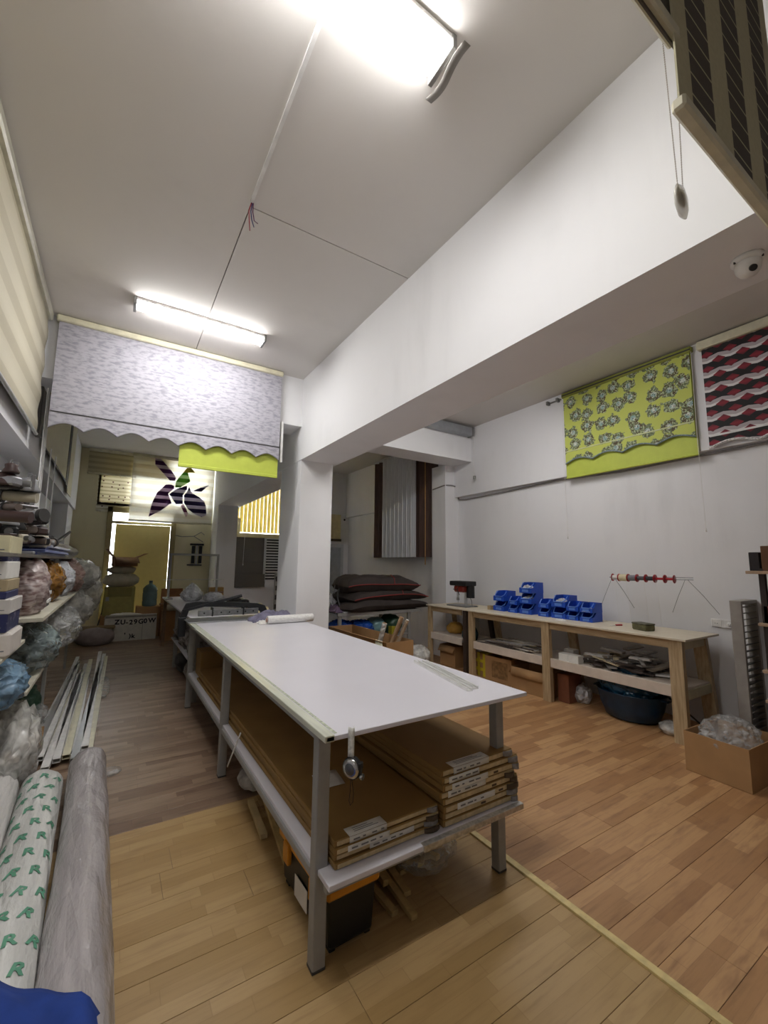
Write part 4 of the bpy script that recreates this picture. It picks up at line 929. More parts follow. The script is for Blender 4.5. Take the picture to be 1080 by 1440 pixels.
# bare wires from the ceiling
for i, (c, m) in enumerate((('red', '7c2430'), ('blue', '2b2b55'), ('purple', '5a3050'))):
    o = MB().tube([(0, 0, .01), (-.015+.008*i, .005, -.06), (-.012+.012*i, .0, -.12), (.02*i-.004, -.0, -.2+.035*i)], .0035, 6).obj('bare_wire', mat('wire_'+c, m, .5)); o.location = (.565+.004*i, 2.51, CEIL)
    tag(o, 'thin %s wire end hanging out of the ceiling joint' % c, 'wire', 'wires hanging from the ceiling joint')
# ================================================================== left wall blinds
def sheer(t, m, f, c):
    tr = t.n('ShaderNodeBsdfTranslucent'); t.val(tr.inputs[0], c); mx = t.n('ShaderNodeMixShader'); mx.inputs[0].default_value = f
    t.l(t.b.outputs[0], mx.inputs[1]); t.l(tr.outputs[0], mx.inputs[2]); t.l(mx.outputs[0], t.out.inputs[0]); return m
def zebra(name, ca, cb, pitch, axis='z', duty=.55, transl=.0):
    t = NT(name); p = t.xyz(t.coord('Object'))[2 if axis == 'z' else 1]
    k = t.math('FRACT', t.math('DIVIDE', t.math('ADD', p, 9.0), pitch)); e = t.math('MULTIPLY', t.step(k, .0, .03), t.step(k, duty, duty-.03))
    n = t.noise(t.coord('Object'), 90, 2); cc = t.mix(e, t.mix(n, lin(cb), tuple(x*.93 for x in lin(cb))), t.mix(n, lin(ca), tuple(x*.94 for x in lin(ca)))); t.color(cc)
    m = t.done(.7); return sheer(t, m, transl, cc) if transl else m
lz = thing('cream_zebra_blind', 'wide cream day and night blind high on the left wall', 'roller blind', (XLB+.06, 3.05, 2.6))
MB().rbox(-.05, .03, -1.7, 1.7, 1.1, 1.175, .012).obj('cassette', mat('silver_cream_rail', 'cfcdbd', .3, .25), lz)
M_zb = zebra('cream_zebra_fabric', 'd3ccb4', 'c4bca2', .26, duty=.7)
def zf(u, v): return Vector((-.0+.006*math.sin(v*24), -1.68+3.36*u, .02+1.09*v))
MB().sheet(zf, 2, 60).obj('fabric', M_zb, lz, solid=.002)
MB().cyl((.002, -1.68, .015), (.002, 1.68, .015), .014, n=10).obj('bottom_bar', M_silver, lz)
l2 = thing('cream_blind', 'plain cream roller blind with a dark side band on the far left wall', 'roller blind', (XLB+.05, 6.55, 2.62))
MB().box(-.002, .002, -1.2, .95, .02, 1.0).obj('fabric', mat('cream_plain_fabric', 'd6d0b4', .7, var=.03), l2); MB().cyl((0, -1.2, .015), (0, .95, .015), .012, n=8).obj('bottom_bar', M_dk, l2)
MB().box(-.004, .004, 1.0, 1.25, -.02, 1.05).obj('dark_band', mat('charcoal_band', '2e2b2c', .6), l2); MB().rbox(-.03, .03, -1.22, 1.3, 1.02, 1.08, .008).obj('headrail', M_cream, l2)
MB().box(-.004, .004, 1.3, 1.9, -.1, 1.05).obj('side_panel', M_cream, l2)
tag(MB().rbox(-.02, .03, -.09, .09, 0, .45, .004).obj('metal_profile', mat('dark_metal', '4a4744', .35, .6)), 'dark metal profile at the left end of the grey blind', 'profile').location = (XLB+.03, 4.97, 2.66)
for i in range(5):
    y = (4.88, 4.97, 5.06, 5.5, 5.9)[i]; o = MB().tube([(0, 0, 0), (.004, .01, -.8), (.0, .02, -(1.5 if i < 3 else 1.0))], .005, 6).obj('pull_cord', M_white); o.location = (XLB+.09, y, 3.1 if i < 3 else 2.66)
    tag(o, ('pale blind cord hanging before the left bulkhead at the grey blind' if i < 3 else 'pale blind cord hanging below the plain cream blind'), 'cord', 'blind cords on the left wall')

# ================================================================== back wall
BY = BACK-.03
zw = thing('dotted_zebra_blind', 'narrow cream slatted blind with small dark dots on the back wall', 'roller blind', (-.1, BY+.012, 2.5))
def dots():
    t = NT('dotted_cream_fabric'); v = t.coord('Object'); z = t.xyz(v)[2]
    k = t.math('FRACT', t.math('DIVIDE', t.math('ADD', z, 9.0), .075)); e = t.step(k, .55, .65); vo = t.voro(t.coord('Object', (1, 1, 1), (R(90), 0, 0)), 7.5, .7); vo.voronoi_dimensions = '2D'
    d = t.step(vo.outputs['Distance'], .12, .09)
    c = t.mix(e, lin('ece6d4'), lin('cfc7aa')); c = t.mix(d, c, lin('6d4c48')); t.color(c); return sheer(t, t.done(.7), .2, c)
MB().box(-.31, .31, -.002, .002, 0, 1.25).obj('fabric', dots(), zw); MB().rbox(-.32, .32, -.03, .02, 1.2, 1.26, .006).obj('headrail', M_cream, zw)
pw = thing('slatted_valance', 'cream banded blind rolled half up in front of the dotted one', 'roller blind', (.15, BACK-.05, 3.28))
MB().box(-.75, .75, -.002, .002, 0, .46).obj('fabric', zebra('valance_fabric', 'd8d0b0', 'c4ba98', .11, transl=.4), pw); MB().rbox(-.76, .76, -.025, .025, -.03, .01, .006).obj('bottom_bar', M_cream, pw); MB().rbox(-.76, .76, -.03, .03, .44, .5, .006).obj('headrail', M_cream, pw)
BYB = BACK-.12
bw = thing('bird_blind', 'white banded blind with a purple and green bird print on the back wall', 'roller blind', (1.0, BYB, 2.36))
MB().box(-.83, .79, -.002, .002, 0, 1.4).obj('fabric', zebra('white_zebra_fabric', 'f4f2ec', 'ebe6da', .17, duty=.5, transl=.4), bw); MB().rbox(-.84, .8, -.014, .014, -.03, .005, .005).obj('bottom_bar', M_cream, bw); MB().rbox(-.84, .8, -.035, .03, 1.36, 1.42, .006).obj('headrail', M_cream, bw)
def bandmat(name, c, pale):
    t = NT(name); z = t.n('ShaderNodeNewGeometry').outputs['Position']; z = t.xyz(z)[2]
    k = t.math('FRACT', t.math('DIVIDE', t.math('ADD', z, .05), .165)); e = t.math('MULTIPLY', t.step(k, .0, .02), t.step(k, .56, .54))
    cc = t.mix(e, lin(pale), lin(c)); t.color(cc); return sheer(t, t.done(.7), .4, cc)
M_nv = bandmat('bird_navy', '2c2458', 'cfcada'); M_pu = bandmat('bird_purple', '6d3c7c', 'dccbe0'); M_gr = bandmat('bird_green', '6aa83c', 'd2e8c0'); M_ye = mat('bird_yellow', 'c4b022', .7); M_mg = bandmat('bird_magenta', '8a3a64', 'e6cfd8')
def decal(pts, m, name):
    q = [PY(180+x/8.31, 640+y/8.31, BYB-.006) for x, y in pts]; q = [(p.x-1.0, p.z-2.36) for p in q]
    MB().prism(q, 'y', -.006, -.0035).obj(name, m, bw)
decal([(318, 0), (350, 0), (510, 185), (562, 265), (550, 300), (490, 296), (320, 110)], M_pu, 'bird_wing_print')
decal([(645, 205), (690, 150), (740, 150), (785, 205)], M_ye, 'bird_head_print')
decal([(605, 250), (645, 205), (700, 205), (728, 310), (610, 380), (552, 378), (560, 310)], M_gr, 'bird_neck_print')
decal([(440, 345), (500, 340), (540, 360), (538, 395), (470, 450), (510, 560), (370, 655), (240, 720), (280, 560), (340, 440)], M_pu, 'bird_body_print')
decal([(555, 400), (690, 355), (690, 400), (640, 470), (640, 570), (560, 572), (482, 455)], M_nv, 'bird_breast_print')
decal([(715, 370), (735, 420), (760, 450), (830, 490), (890, 540), (910, 600), (915, 700), (860, 725), (780, 690), (700, 630), (655, 560), (655, 470), (695, 420)], M_nv, 'bird_back_print')
decal([(755, 420), (850, 380), (950, 350), (850, 435)], M_nv, 'bird_tail_print')
decal([(615, 590), (650, 570), (700, 680), (680, 720), (660, 690)], M_mg, 'bird_leg_print')
# door with transom, olive blind in front of it
dr = struct(MB().rbox(-.2, -.1, BACK-.05, BACK+.02, 0, 2.62, .004).rbox(.98, 1.08, BACK-.05, BACK+.02, 0, 2.62, .004).rbox(-.2, 1.08, BACK-.05, BACK+.02, 2.5, 2.62, .004), 'door_1', mat('olive_door_frame', 'a99c6c', .5))
MB().rbox(-.1, .98, BACK-.02, BACK+.03, 2.27, 2.33, .004).obj('transom_bar', mat('olive_door_frame', 'a99c6c'), dr)
MB().box(-.1, .98, BACK+.01, BACK+.016, 2.33, 2.5).obj('transom_pane', mat('frosted_glass', 'f2f4f6', .3, alpha=.25), dr)
MB().rbox(-.04, .98, BACK+.04, BACK+.07, 0, 2.27, .003).obj('door_leaf', mat('olive_door_leaf', 'b9ad7c', .6, var=.03, translucent=.1), dr)
w3 = struct(MB().rbox(-.4, -.36, BACK-.02, BACK+.1, 2.64, 3.7, .003).rbox(1.70, 1.74, BACK-.02, BACK+.1, 2.64, 3.7, .003).rbox(-.4, 1.74, BACK-.02, BACK+.1, 2.64, 2.69, .003), 'window_3', mat('olive_door_frame', 'a99c6c'))
MB().box(-.37, 1.71, BACK+.08, BACK+.085, 2.69, 3.68).obj('pane', mat('frosted_glass', 'f2f4f6'), w3)
# grey door, high window and vertical blinds of the right wing
gd = struct(MB().rbox(4.28, 4.80, 9.46, 9.505, 0, 1.98, .003), 'door_2', mat('grey_white_frame', 'c9ccce', .5))
MB().rbox(4.3, 4.72, 9.445, 9.465, .05, 1.9, .003).obj('door_leaf', mat('cool_grey_leaf', 'aab0b6', .5), gd)
w1 = struct(MB().rbox(2.3, 4.0, BACK-.08, BACK+.02, 2.1, 2.2, .004).rbox(2.32, 2.45, BACK-.07, BACK+.02, 2.2, 2.55, .004), 'window_1', mat('cream_sill', 'dccf9c', .5))
MB().box(2.4, 3.9, BACK+.08, BACK+.085, 2.2, 3.6).obj('pane', mat('frosted_glass', 'f2f4f6'), w1)
vbz = thing('vertical_blind', 'yellow vertical slat blind in the high back window', 'vertical blind', (3.1, BACK-.02, 2.22))
M_vy = mat('yellow_translucent_slat', 'd6c680', .6, var=.08, translucent=.3)
for i in range(16):
    o = MB().box(-.05, .05, -.0015, .0015, 0, 1.42).obj('slat', M_vy, vbz); o.location = (-.72+i*.095, 0, 0); o.rotation_euler = (0, 0, R(14))
MB().rbox(-.8, .8, -.02, .02, 1.42, 1.46, .004).obj('headrail', M_cream, vbz)
yw = struct(MB().box(4.42, 4.72, 9.485, 9.502, 2.1, 2.72), 'window_2', mat('lit_cream_paint', 'ddd0a0', .7))  # opaque panel, its cream colour stands in for warm light in the window
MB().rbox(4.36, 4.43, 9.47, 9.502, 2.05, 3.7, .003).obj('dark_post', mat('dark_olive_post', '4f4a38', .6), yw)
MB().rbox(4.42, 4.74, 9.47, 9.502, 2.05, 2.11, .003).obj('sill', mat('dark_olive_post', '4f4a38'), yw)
ro = thing('roman_blind', 'dark grey roman blind with folded hem under the high window', 'roman blind', (2.72, BACK-.05, .93))
M_rom = mat('taupe_grey_fabric', '67615a', .85, var=.06, scale=60)
for z0, z1, dy in ((.9, 1.2, 0), (.6, .9, -.006), (.3, .6, 0), (.12, .3, -.02), (0, .13, -.045)):
    MB().box(-.36, .36, dy-.004, dy+.004, z0, z1).obj('fold_panel', M_rom, ro); MB().rbox(-.365, .365, dy-.012, dy+.012, z0-.008, z0+.008, .003).obj('fold_bar', M_rom, ro)
MB().tube([(-.16, -.03, 1.2), (-.17, -.03, .55)], .005, 6).obj('pull_cord', M_white, ro); MB().lathe([(0, 0), (.012, .005), (.012, .04), (0, .05)], 10, Matrix.Translation((-.17, -.03, .5))).obj('cord_bobble', M_white, ro)
sb = thing('striped_blind', 'black and white striped blind beside the dark roman blind', 'roller blind', (3.42, BACK-.05, 1.1))
for i in range(15): MB().box(-.32, .32, -.003, .003, i*.067, i*.067+.037).obj('black_band', M_blk, sb)
MB().box(-.32, .32, .003, .006, 0, 1.02).obj('white_backing', M_paper, sb); MB().rbox(-.33, .33, -.02, .02, 1.0, 1.05, .004).obj('headrail', M_cream, sb); MB().rbox(-.38, -.33, -.02, .02, 0, 1.05, .004).obj('side_rail', M_silver, sb)
# sample rack with hanging fabrics in front of it
hk = thing('hanging_rail', 'white rail on a thin stand carrying dark fabric samples', 'rail', (3.1, 9.2, 0))
MB().cyl((-.3, 0, 1.3), (.45, 0, 1.3), .012, n=8).obj('rail', M_white, hk)
for x in (-.1, .4): MB().cyl((x, 0, 0), (x, 0, 1.3), .012, n=8).obj('post', M_leg, hk); MB().rbox(x-.02, x+.02, -.2, .2, 0, .03, .003).obj('foot', M_leg, hk)
for i, (c, nm) in enumerate((('5a544e', 'grey and white banded'), ('2a1f1a', 'dark brown'), ('b9a8a4', 'pale pink'), ('3b2a1e', 'walnut brown'), ('151214', 'black'))):
    m = mat('sample_'+c, c, .85, var=.1)
    if i == 0: m = zebra('banded_sample', '4a4642', 'b9b4ae', .2)
    o = MB().sheet(lambda u, v: Vector((-.045+.09*u+.006*math.sin(v*6), .02*math.sin(u*6+i), -1.1*v)), 6, 10).obj('fabric_sample', m, None, solid=.003); o.location = (3.06+i*.1, 9.2, 1.295)
    tag(o, nm+' fabric sample hanging from the white rail', 'fabric', 'fabric samples on the white rail')
# coat rack like wall fitting by the far column
wf = thing('wall_fitting', 'dark wall mounted winding device with two black rolls by the back column', 'fitting', (1.55, BACK-.05, 1.45))
MB().rbox(-.16, .12, -.03, .05, .42, .46, .004).obj('top_plate', M_blk, wf); MB().rbox(-.2, .1, -.03, .05, -.03, .0, .004).obj('bottom_plate', M_blk, wf)
for x in (-.09, .06): MB().cyl((x, 0, .02), (x, 0, .41), .035, n=12).obj('roll', M_blk, wf)
MB().cyl((-.015, .01, 0), (-.015, .01, .43), .02, n=8).obj('post', M_silver, wf); MB().tube([(.1, 0, .5), (-.1, -.02, .62), (-.35, -.05, .6), (-.48, -.08, .62)], .008, 6).obj('arm', M_metal, wf); MB().tube([(-.1, -.02, .62), (.05, 0, .72), (.12, 0, .66)], .008, 6).obj('arm', M_metal, wf)

# floor clutter at the back wall
WB = openbox((.35, 9.72, 0), .86, .34, .44, 'white cardboard box with hand written marks on the floor at the back', R(1), (0, 0, R(-50), R(55)), mat('white_cardboard', 'd3cfc4', .75, var=.06), fl=.07)
def letters(txt, size, loc, rot, m, parent, name='writing'):
    cu = bpy.data.curves.new('txt', 'FONT'); cu.body = txt; cu.size = size; cu.extrude = .0008; cu.offset = .004
    tmp = bpy.data.objects.new('tmp', cu); COL.objects.link(tmp); dg = bpy.context.evaluated_depsgraph_get()
    me = bpy.data.meshes.new_from_object(tmp.evaluated_get(dg)); bpy.data.objects.remove(tmp)
    me.materials.clear(); me.materials.append(m); o = bpy.data.objects.new(name, me); COL.objects.link(o); o.parent = parent; o.location = loc; o.rotation_euler = rot
    return o
M_mark = mat('black_marker', '1a1a24', .7)
for i, (cch, xx, zz, fl_) in enumerate((('Z', -.27, .21, 0), ('U', -.18, .205, 0), ('-', -.09, .2, 0), ('2', -.035, .195, 0), ('9', .04, .2, 0), ('G', .115, .2, 0), ('0', .205, .205, 0), ('W', .285, .21, 0))):
    letters(cch, .12, (xx, -.1745, zz+.11), (R(90), R(180) if fl_ else 0, 0), M_mark, WB)
letters(')', .1, (-.02, -.1745, .06), (R(90), 0, 0), M_mark, WB); letters('k', .11, (.02, -.1745, .05), (R(90), 0, 0), M_mark, WB); letters("'", .1, (-.1, -.1745, .08), (R(90), 0, 0), M_mark, WB)
MB().box(.19, .194, -.1748, -.1735, .0, .43).obj('seam_tape', M_dk, WB)
bag((.25, 9.72), (.3, .13, .08), 90, M_paper, 'crumpled paper wads filling the white hand marked box', .36, .3, 2.4, 'paper_wad', 'paper', sub=3)
st = [((-.07, 9.95, 0), .52, .36, .34, 'olive', 'b0a268', 'olive beige storage case standing on the floor by the door'), ]
oc = thing('storage_case', 'olive beige storage case on the floor by the door', 'case', (.13, 10.0, .45), 0)
MB().rbox(-.26, .26, -.16, .16, .0, .55, .012).obj('body', mat('olive_case', '9a9050', .6, var=.08), oc); MB().rbox(-.2, .2, -.168, -.158, .36, .54, .004).obj('front_panel', mat('olive_case_dark', '82793f', .6), oc); MB().rbox(-.23, -.17, -.17, -.16, .28, .36, .003).obj('clasp', M_metal, oc)
bag((.13, 9.98), (.3, .2, .15), 91, mat('pale_sack', 'b3ab96', .8, var=.1), 'pale grey sack lying on the olive storage case', 1.0, .2, 2, 'sack', 'sack', sub=3)
bag((.13, 9.98), (.24, .17, .09), 96, mat('pale_sack', 'b3ab96'), 'thin pale sack between the grey sack and the open brown carton', 1.25, .2, 2, 'sack', 'sack', sub=3)
openbox((.17, 9.98, 1.4), .4, .28, .18, 'open dark brown carton with raised flaps on top of the sacks', R(12), (R(-50), R(-25), R(35), 0), mat('dark_cardboard', '7a5636', .8), fl=.2)
wt = thing('water_bottle', 'blue tinted water cooler bottle beside the olive storage case', 'bottle', (.66, 9.98, .6))
MB().lathe([(0, 0), (.12, 0), (.135, .02), (.135, .1), (.128, .12), (.135, .14), (.135, .26), (.128, .28), (.135, .3), (.13, .36), (.08, .42), (.035, .44), (.03, .48)], 24).obj('bottle_body', mat('blue_tinted_plastic', '5f7f8a', .15, alpha=.8), wt); MB().cyl((0, 0, .47), (0, 0, .51), .034, n=14).obj('cap', mat('blue_cap', '2b3f58', .5), wt)
tag(MB().rbox(-.25, .25, -.16, .16, 0, .6, .006).box(-.251, .251, -.02, .02, 0, .601).obj('cardboard_box', M_box), 'closed brown box carrying the water bottle', 'box').location = (.68, 10.02, 0)
tag(MB().rbox(-.28, .28, -.17, .17, 0, .455, .006).box(-.281, .281, -.02, .02, 0, .456).obj('cardboard_box', M_box), 'closed brown box under the olive storage case', 'box').location = (.12, 10.03, 0)
bag((-.2, 9.35), (.3, .2, .17), 92, mat('mauve_grey_sack', '9c8f8c', .7), 'mauve grey sack lying on the floor left of the white box', .0, .2, 2, 'sack', 'sack', sub=3)
tag(MB().rbox(-.3, .3, -.1, .1, 0, .05, .02).obj('rolled_mat', mat('kraft_roll', '8d7a58', .8)), 'rolled tan mat lying on the mauve sack', 'mat').location = (-.2, 9.4, .275)
ch_ = thing('wooden_stool', 'brown wooden stool behind the far work table', 'stool', (1.05, 9.7, 0))
M_st = mat('orange_brown_wood', '8f6238', .55, var=.15); MB().rbox(-.22, .22, -.18, .18, .62, .66, .006).obj('seat', M_st, ch_)
for x in (-.18, .18):
    for y in (-.14, .14): MB().rbox(x-.02, x+.02, y-.02, y+.02, 0, .62, .003).obj('leg', M_st, ch_)
MB().rbox(-.2, .2, .13, .16, .66, .95, .006).obj('backrest', M_st, ch_)
bag((1.0, 9.35), (.13, .12, .07), 94, mat('pale_cloth', 'c9bfa8', .9), 'pale cloth on the box beside the stool', .55, .2, 2, 'folded_cloth', 'cloth', sub=3)
openbox((1.02, 9.35, 0), .34, .3, .55, 'tall brown box beside the wooden stool', 0, (0, 0, 0, 0))
cable = [(-.12, 10.2, .9), (-.14, 10.1, .5), (-.2, 10.05, .2), (-.3, 10.0, .05)]
tag(MB().tube(cable, .012, 6).obj('black_cable', M_dk), 'black cable hanging beside the olive storage case', 'cable')

# ================================================================== left shelving
LR = thing('shelving_rack', 'long rack of shelves along the left wall, crowded with bags and parts', 'rack', (-.7, 5.2, 0))
o4 = (-.7, 5.2, 0); M_shw = mat('white_shelf_board', 'cfcab8', .6)
off(MB().rbox(-.98, -.42, 2.3, 7.6, 1.515, 1.535, .002), o4).obj('shelf', mat('grey_brown_shelf', '6a645c', .6), LR)
off(MB().rbox(-.98, -.35, 3.4, 7.4, 1.12, 1.145, .002), o4).obj('shelf', M_shw, LR)
off(MB().rbox(-.98, -.40, 3.5, 5.9, .66, .685, .002), o4).obj('shelf', M_shw, LR)
off(MB().rbox(-.98, -.52, 2.2, 3.5, .66, .685, .002), o4).obj('shelf', M_shw, LR)
off(MB().rbox(-.98, -.40, 2.2, 3.2, 1.03, 1.05, .002), o4).obj('shelf', M_shw, LR)
for y in (2.35, 3.35, 5.2, 7.5):
    for x in (-.95,): off(MB().rbox(x-.02, x+.02, y-.02, y+.02, 0, 1.6, .003), o4).obj('post', M_leg, LR)
for y in (5.25, 7.55): off(MB().rbox(-.5, -.47, y-.015, y+.015, 0, 1.52, .003), o4).obj('post', M_leg, LR)
# catalogue stack, facing the aisle end
def zz(py): return PY(20, py, 2.6).z
def floralnavy():
    t = NT('navy_floral_cover'); v = t.coord('Object'); n = t.noise(v, 18, 3, .6); t.color(t.mix(t.step(n, .52, .6), lin('232a58'), lin('8e8798'))); return t.done(.5)
MNF = floralnavy(); M_navy = mat('navy_cover', '2a2f5c', .5)
cat_ = [(742, 768, 'cream', mat('cream_box', 'cfc8a4', .6), -.37), (768, 775, 'navy patterned', MNF, -.375), (775, 797, 'white', M_paper, -.37), (797, 811, 'tan', mat('tan_cover', 'a89878', .6), -.365), (811, 820, 'navy', M_navy, -.365), (820, 838, 'pale grey', mat('pale_cover', 'cac6c2', .6), -.345), (838, 862, 'navy floral', MNF, -.35), (862, 892, 'off white', mat('offwhite_cover', 'd4cdc6', .6), -.33)]
tops = []
zc = 1.051; hs = [.15, .11, .085, .045, .07, .105, .035, .11]
for (a, b_, nm, m, xr), h in zip(reversed(cat_), (.115, .086, .07, .037, .057, .086, .03, .095)):
    c = thing('sample_catalogue', '%s sample catalogue in the stack at the rack end' % nm, 'catalogue', (xr-.29, 2.62+.15, zc), 0, 'catalogues stacked at the rack end')
    MB().rbox(-.24, .24, -.15, .15, 0, h-.002, .012 if nm == 'off white' else .004).obj('cover', m, c)
    MB().box(-.2, .22, -.1515, -.1505, h*.25, h*.3).obj('spine_line', M_ink, c)
    zc += h-.0015
zc0 = zc
# hardware heap on the stack and the top shelf
rnd = random.Random(21)
hw = [('grey', mat('grey_hardware', '7d7b7c', .4, .4)), ('black', M_blk), ('dark brown', mat('dark_brown_part', '463330', .5)), ('beige', mat('beige_part', 'b3ab96', .5)), ('silver', mat('silver_part', 'a3a4a8', .35, .5)), ('taupe', mat('taupe_part', '6d6058', .5))]
def part_obj(i, c, s, rz, m, nm, where):
    t = thing('blind_fitting', '%s %s blind fitting in the heap %s' % (nm, ('box shaped', 'barrel shaped', 'bracket shaped', 'cup shaped')[i % 4], where), 'fitting', c, rz, 'blind fittings heaped on the left rack')
    k = i % 4
    if k == 0:
        MB().rbox(-s*.5, s*.5, -s*.35, s*.35, 0, s*.5, s*.1).obj('housing', m, t); MB().cyl((s*.45, 0, s*.25), (s*.85, 0, s*.25), s*.16, n=12).obj('spigot', M_gs, t)
    elif k == 1:
        MB().cyl((-s*.6, 0, s*.25), (s*.6, 0, s*.3), s*.22, n=14).obj('barrel', m, t); MB().cyl((s*.5, 0, s*.29), (s*.7, 0, s*.31), s*.3, n=14).obj('flange', M_dk, t)
    elif k == 2:
        MB().rbox(-s*.6, s*.6, -s*.2, s*.2, 0, s*.16, .004).obj('bracket_foot', m, t); MB().rbox(-s*.6, -s*.45, -s*.2, s*.2, s*.1, s*.7, .004).obj('bracket_arm', m, t)
    else:
        MB().lathe([(0, 0), (s*.4, 0), (s*.42, s*.1), (s*.3, s*.3), (s*.32, s*.5), (s*.15, s*.6), (0, s*.6)], 16).obj('cup', m, t); MB().cyl((0, 0, s*.55), (0, 0, s*.8), s*.08, n=8).obj('pin', M_gs, t)
for i in range(80):
    y = 2.7+rnd.random()*1.35; lay = int(rnd.random()*6.5*max(0, 1-(y-2.7)/1.6)); x = rnd.uniform(-.168*y-.03, -.42)
    base = zc0 if y < 2.93 else 1.535 if y < 3.4 else 1.6
    nm, m = hw[rnd.randrange(6)]
    part_obj(rnd.randrange(4), (x, y, base+lay*.062), rnd.uniform(.08, .13), rnd.random()*6.2, m, nm, 'on the rack end')
for i in range(16):
    nm, m = hw[i % 6]; part_obj(i, (rnd.uniform(-.62, -.46), 3.45+rnd.random()*1.0, 1.575+rnd.uniform(0, .13)*(1-(i/20))), rnd.uniform(.07, .12), rnd.random()*6.2, m, nm, 'beyond the catalogue stack')
tp = thing('motor_tube', 'long grey tube motor lying on top of the fitting heap', 'motor', (-.56, 3.25, 1.89), R(-4)); MB().cyl((0, -.3, .05), (0, .3, .0), .025, n=14).obj('tube', hw[5][1], tp); MB().cyl((0, .3, 0), (0, .36, -.004), .03, n=14).obj('cap', hw[0][1], tp)
for i in range(4):
    o = MB().rbox(-.14, .14, -.9+.05*i, .9-.05*i, 0, .02, .003).obj('flat_folder', (mat('navy_folder', '27305e', .5), mat('steel_blue', '6674a4', .5), mat('navy_folder', '27305e'), mat('pale_folder', 'b4b6c4', .5))[i]); o.location = (-.56+.02*(i % 2), 4.35+.12*i, 1.534+i*.0195)
    tag(o, ('navy flat folder at the bottom of the pile on the top shelf', 'steel blue flat folder in the pile on the top shelf', 'navy flat folder near the top of the pile on the top shelf', 'pale flat folder on top of the pile on the top shelf')[i], 'folder', 'flat folders on the top shelf')
tag(MB().tube([(-.5, 4.5, 1.64), (-.47, 4.9, 1.66), (-.42, 5.5, 1.80)], [.02, .018, .012], 8).obj('black_stick', M_blk), 'black rod sticking up from the folder pile', 'rod')
bag((-.62, 6.5), (.2, .95, .09), 101, mat('white_soft_cloth', 'd5d1c8', .85), 'long white cloth bundle at the far end of the top shelf', 1.535, .25, 2.6, 'cloth_bundle', 'cloth')
# bags on the shelves
M_wineb = mat('wine_striped_pack', '6e4a48', .35, var=.4, scale=14, stretch=(1, 1, 4), c2='c9bcb8'); M_och = film('ochre_film', '8a5f22', .95, 1, 10, .25); M_pinkb = film('pink_film', 'c2a29c', .8, 1, 10, .25)
def fullbag(c, rad, seed, m, label, z0):
    return bag(c, rad, seed, m, label, z0, .3, 2.3, 'plastic_bag', 'bag', None, 4)
fullbag((-.50, 3.7), (.13, .22, .2), 111, M_wineb, 'tall wine striped plastic pack on the middle shelf of the left rack', 1.144)
fullbag((-.52, 4.75), (.15, .33, .19), 112, M_och, 'ochre film wrapped pack on the middle shelf of the left rack', 1.144)
fullbag((-.52, 5.45), (.17, .3, .19), 113, M_bagw, 'stuffed white plastic bag next to the ochre pack on the rack', 1.144)
fullbag((-.48, 6.1), (.18, .3, .2), 114, M_pinkb, 'pinkish film bag on the middle shelf of the left rack', 1.144)
fullbag((-.42, 6.8), (.25, .38, .2), 115, M_filmw, 'bulging milky film bag at the far end of the middle shelf', 1.144)
fullbag((-.36, 7.5), (.22, .32, .3), 116, M_filmw, 'large milky film bag spilling over the far end of the rack', .78)
fullbag((-.42, 6.6), (.22, .34, .22), 117, M_filmw, 'milky film bag hanging below the middle shelf of the left rack', .72)
fullbag((-.45, 5.3), (.2, .4, .2), 118, M_film, 'clear film bag with grey parts on the low shelf of the left rack', .684)
fullbag((-.5, 4.3), (.17, .4, .17), 119, film('grey_teal_film', '8b9a9c', .4, .95, 12, .15), 'grey teal film bag on the low shelf of the left rack', .684)
fullbag((-.53, 3.25), (.15, .26, .13), 120, film('pale_blue_film', '7fa2c0', .6, .97, 10, .18), 'pale blue film bag below the catalogue stack', .684)
for i in range(5):
    o = MB().rbox(-.1, .1, -.09, .09, 0, .03, .003).obj('white_tray', M_white if i % 2 else M_dk); o.location = (-.52+.01*(i % 2), 4.25, 1.144+i*.0295); tag(o, '%s shallow tray in the small stack between the wine pack and the ochre pack' % ('white' if i % 2 else 'dark'), 'tray', 'shallow trays on the middle shelf')
# below the rack
for i, (c, rd, m, lab) in enumerate((((-.72, 3.9), (.2, .3, .22), M_blk, 'black bag on the floor under the left rack'), ((-.6, 4.6), (.16, .25, .12), mat('pale_cloth', 'c9bfa8'), 'pale cloth heap on the floor under the left rack'), ((-.5, 3.75), (.16, .35, .30), M_filmw, 'tall milky film bag standing before the left rack'), ((-.66, 5.2), (.16, .25, .2), mat('dark_green_bag', '2c4a38'), 'dark green bag on the floor under the left rack'), ((-.52, 5.1), (.1, .2, .1), M_film, 'clear film bag on the floor beside the white profiles'))):
    bag(c, rd, 130+i, m, lab, 0, .3, 2.4, 'cloth_heap' if i == 1 else 'plastic_bag', 'cloth' if i == 1 else 'bag', None, 4)
tag(MB().sheet(lambda u, v: Vector((-.62+.2*u, 5.0+1.0*v, .686-.02*u*u)), 4, 6).obj('card_sheet', mat('cream_card', 'd6d0b6', .7), None, solid=.004), 'cream card sheet sticking out of the low shelf', 'card')
openbox((-.64, 4.12, 0), .34, .5, .22, 'low brown cardboard box on the floor before the fabric rolls', R(4), (0, R(10), R(20), 0), fl=.12)
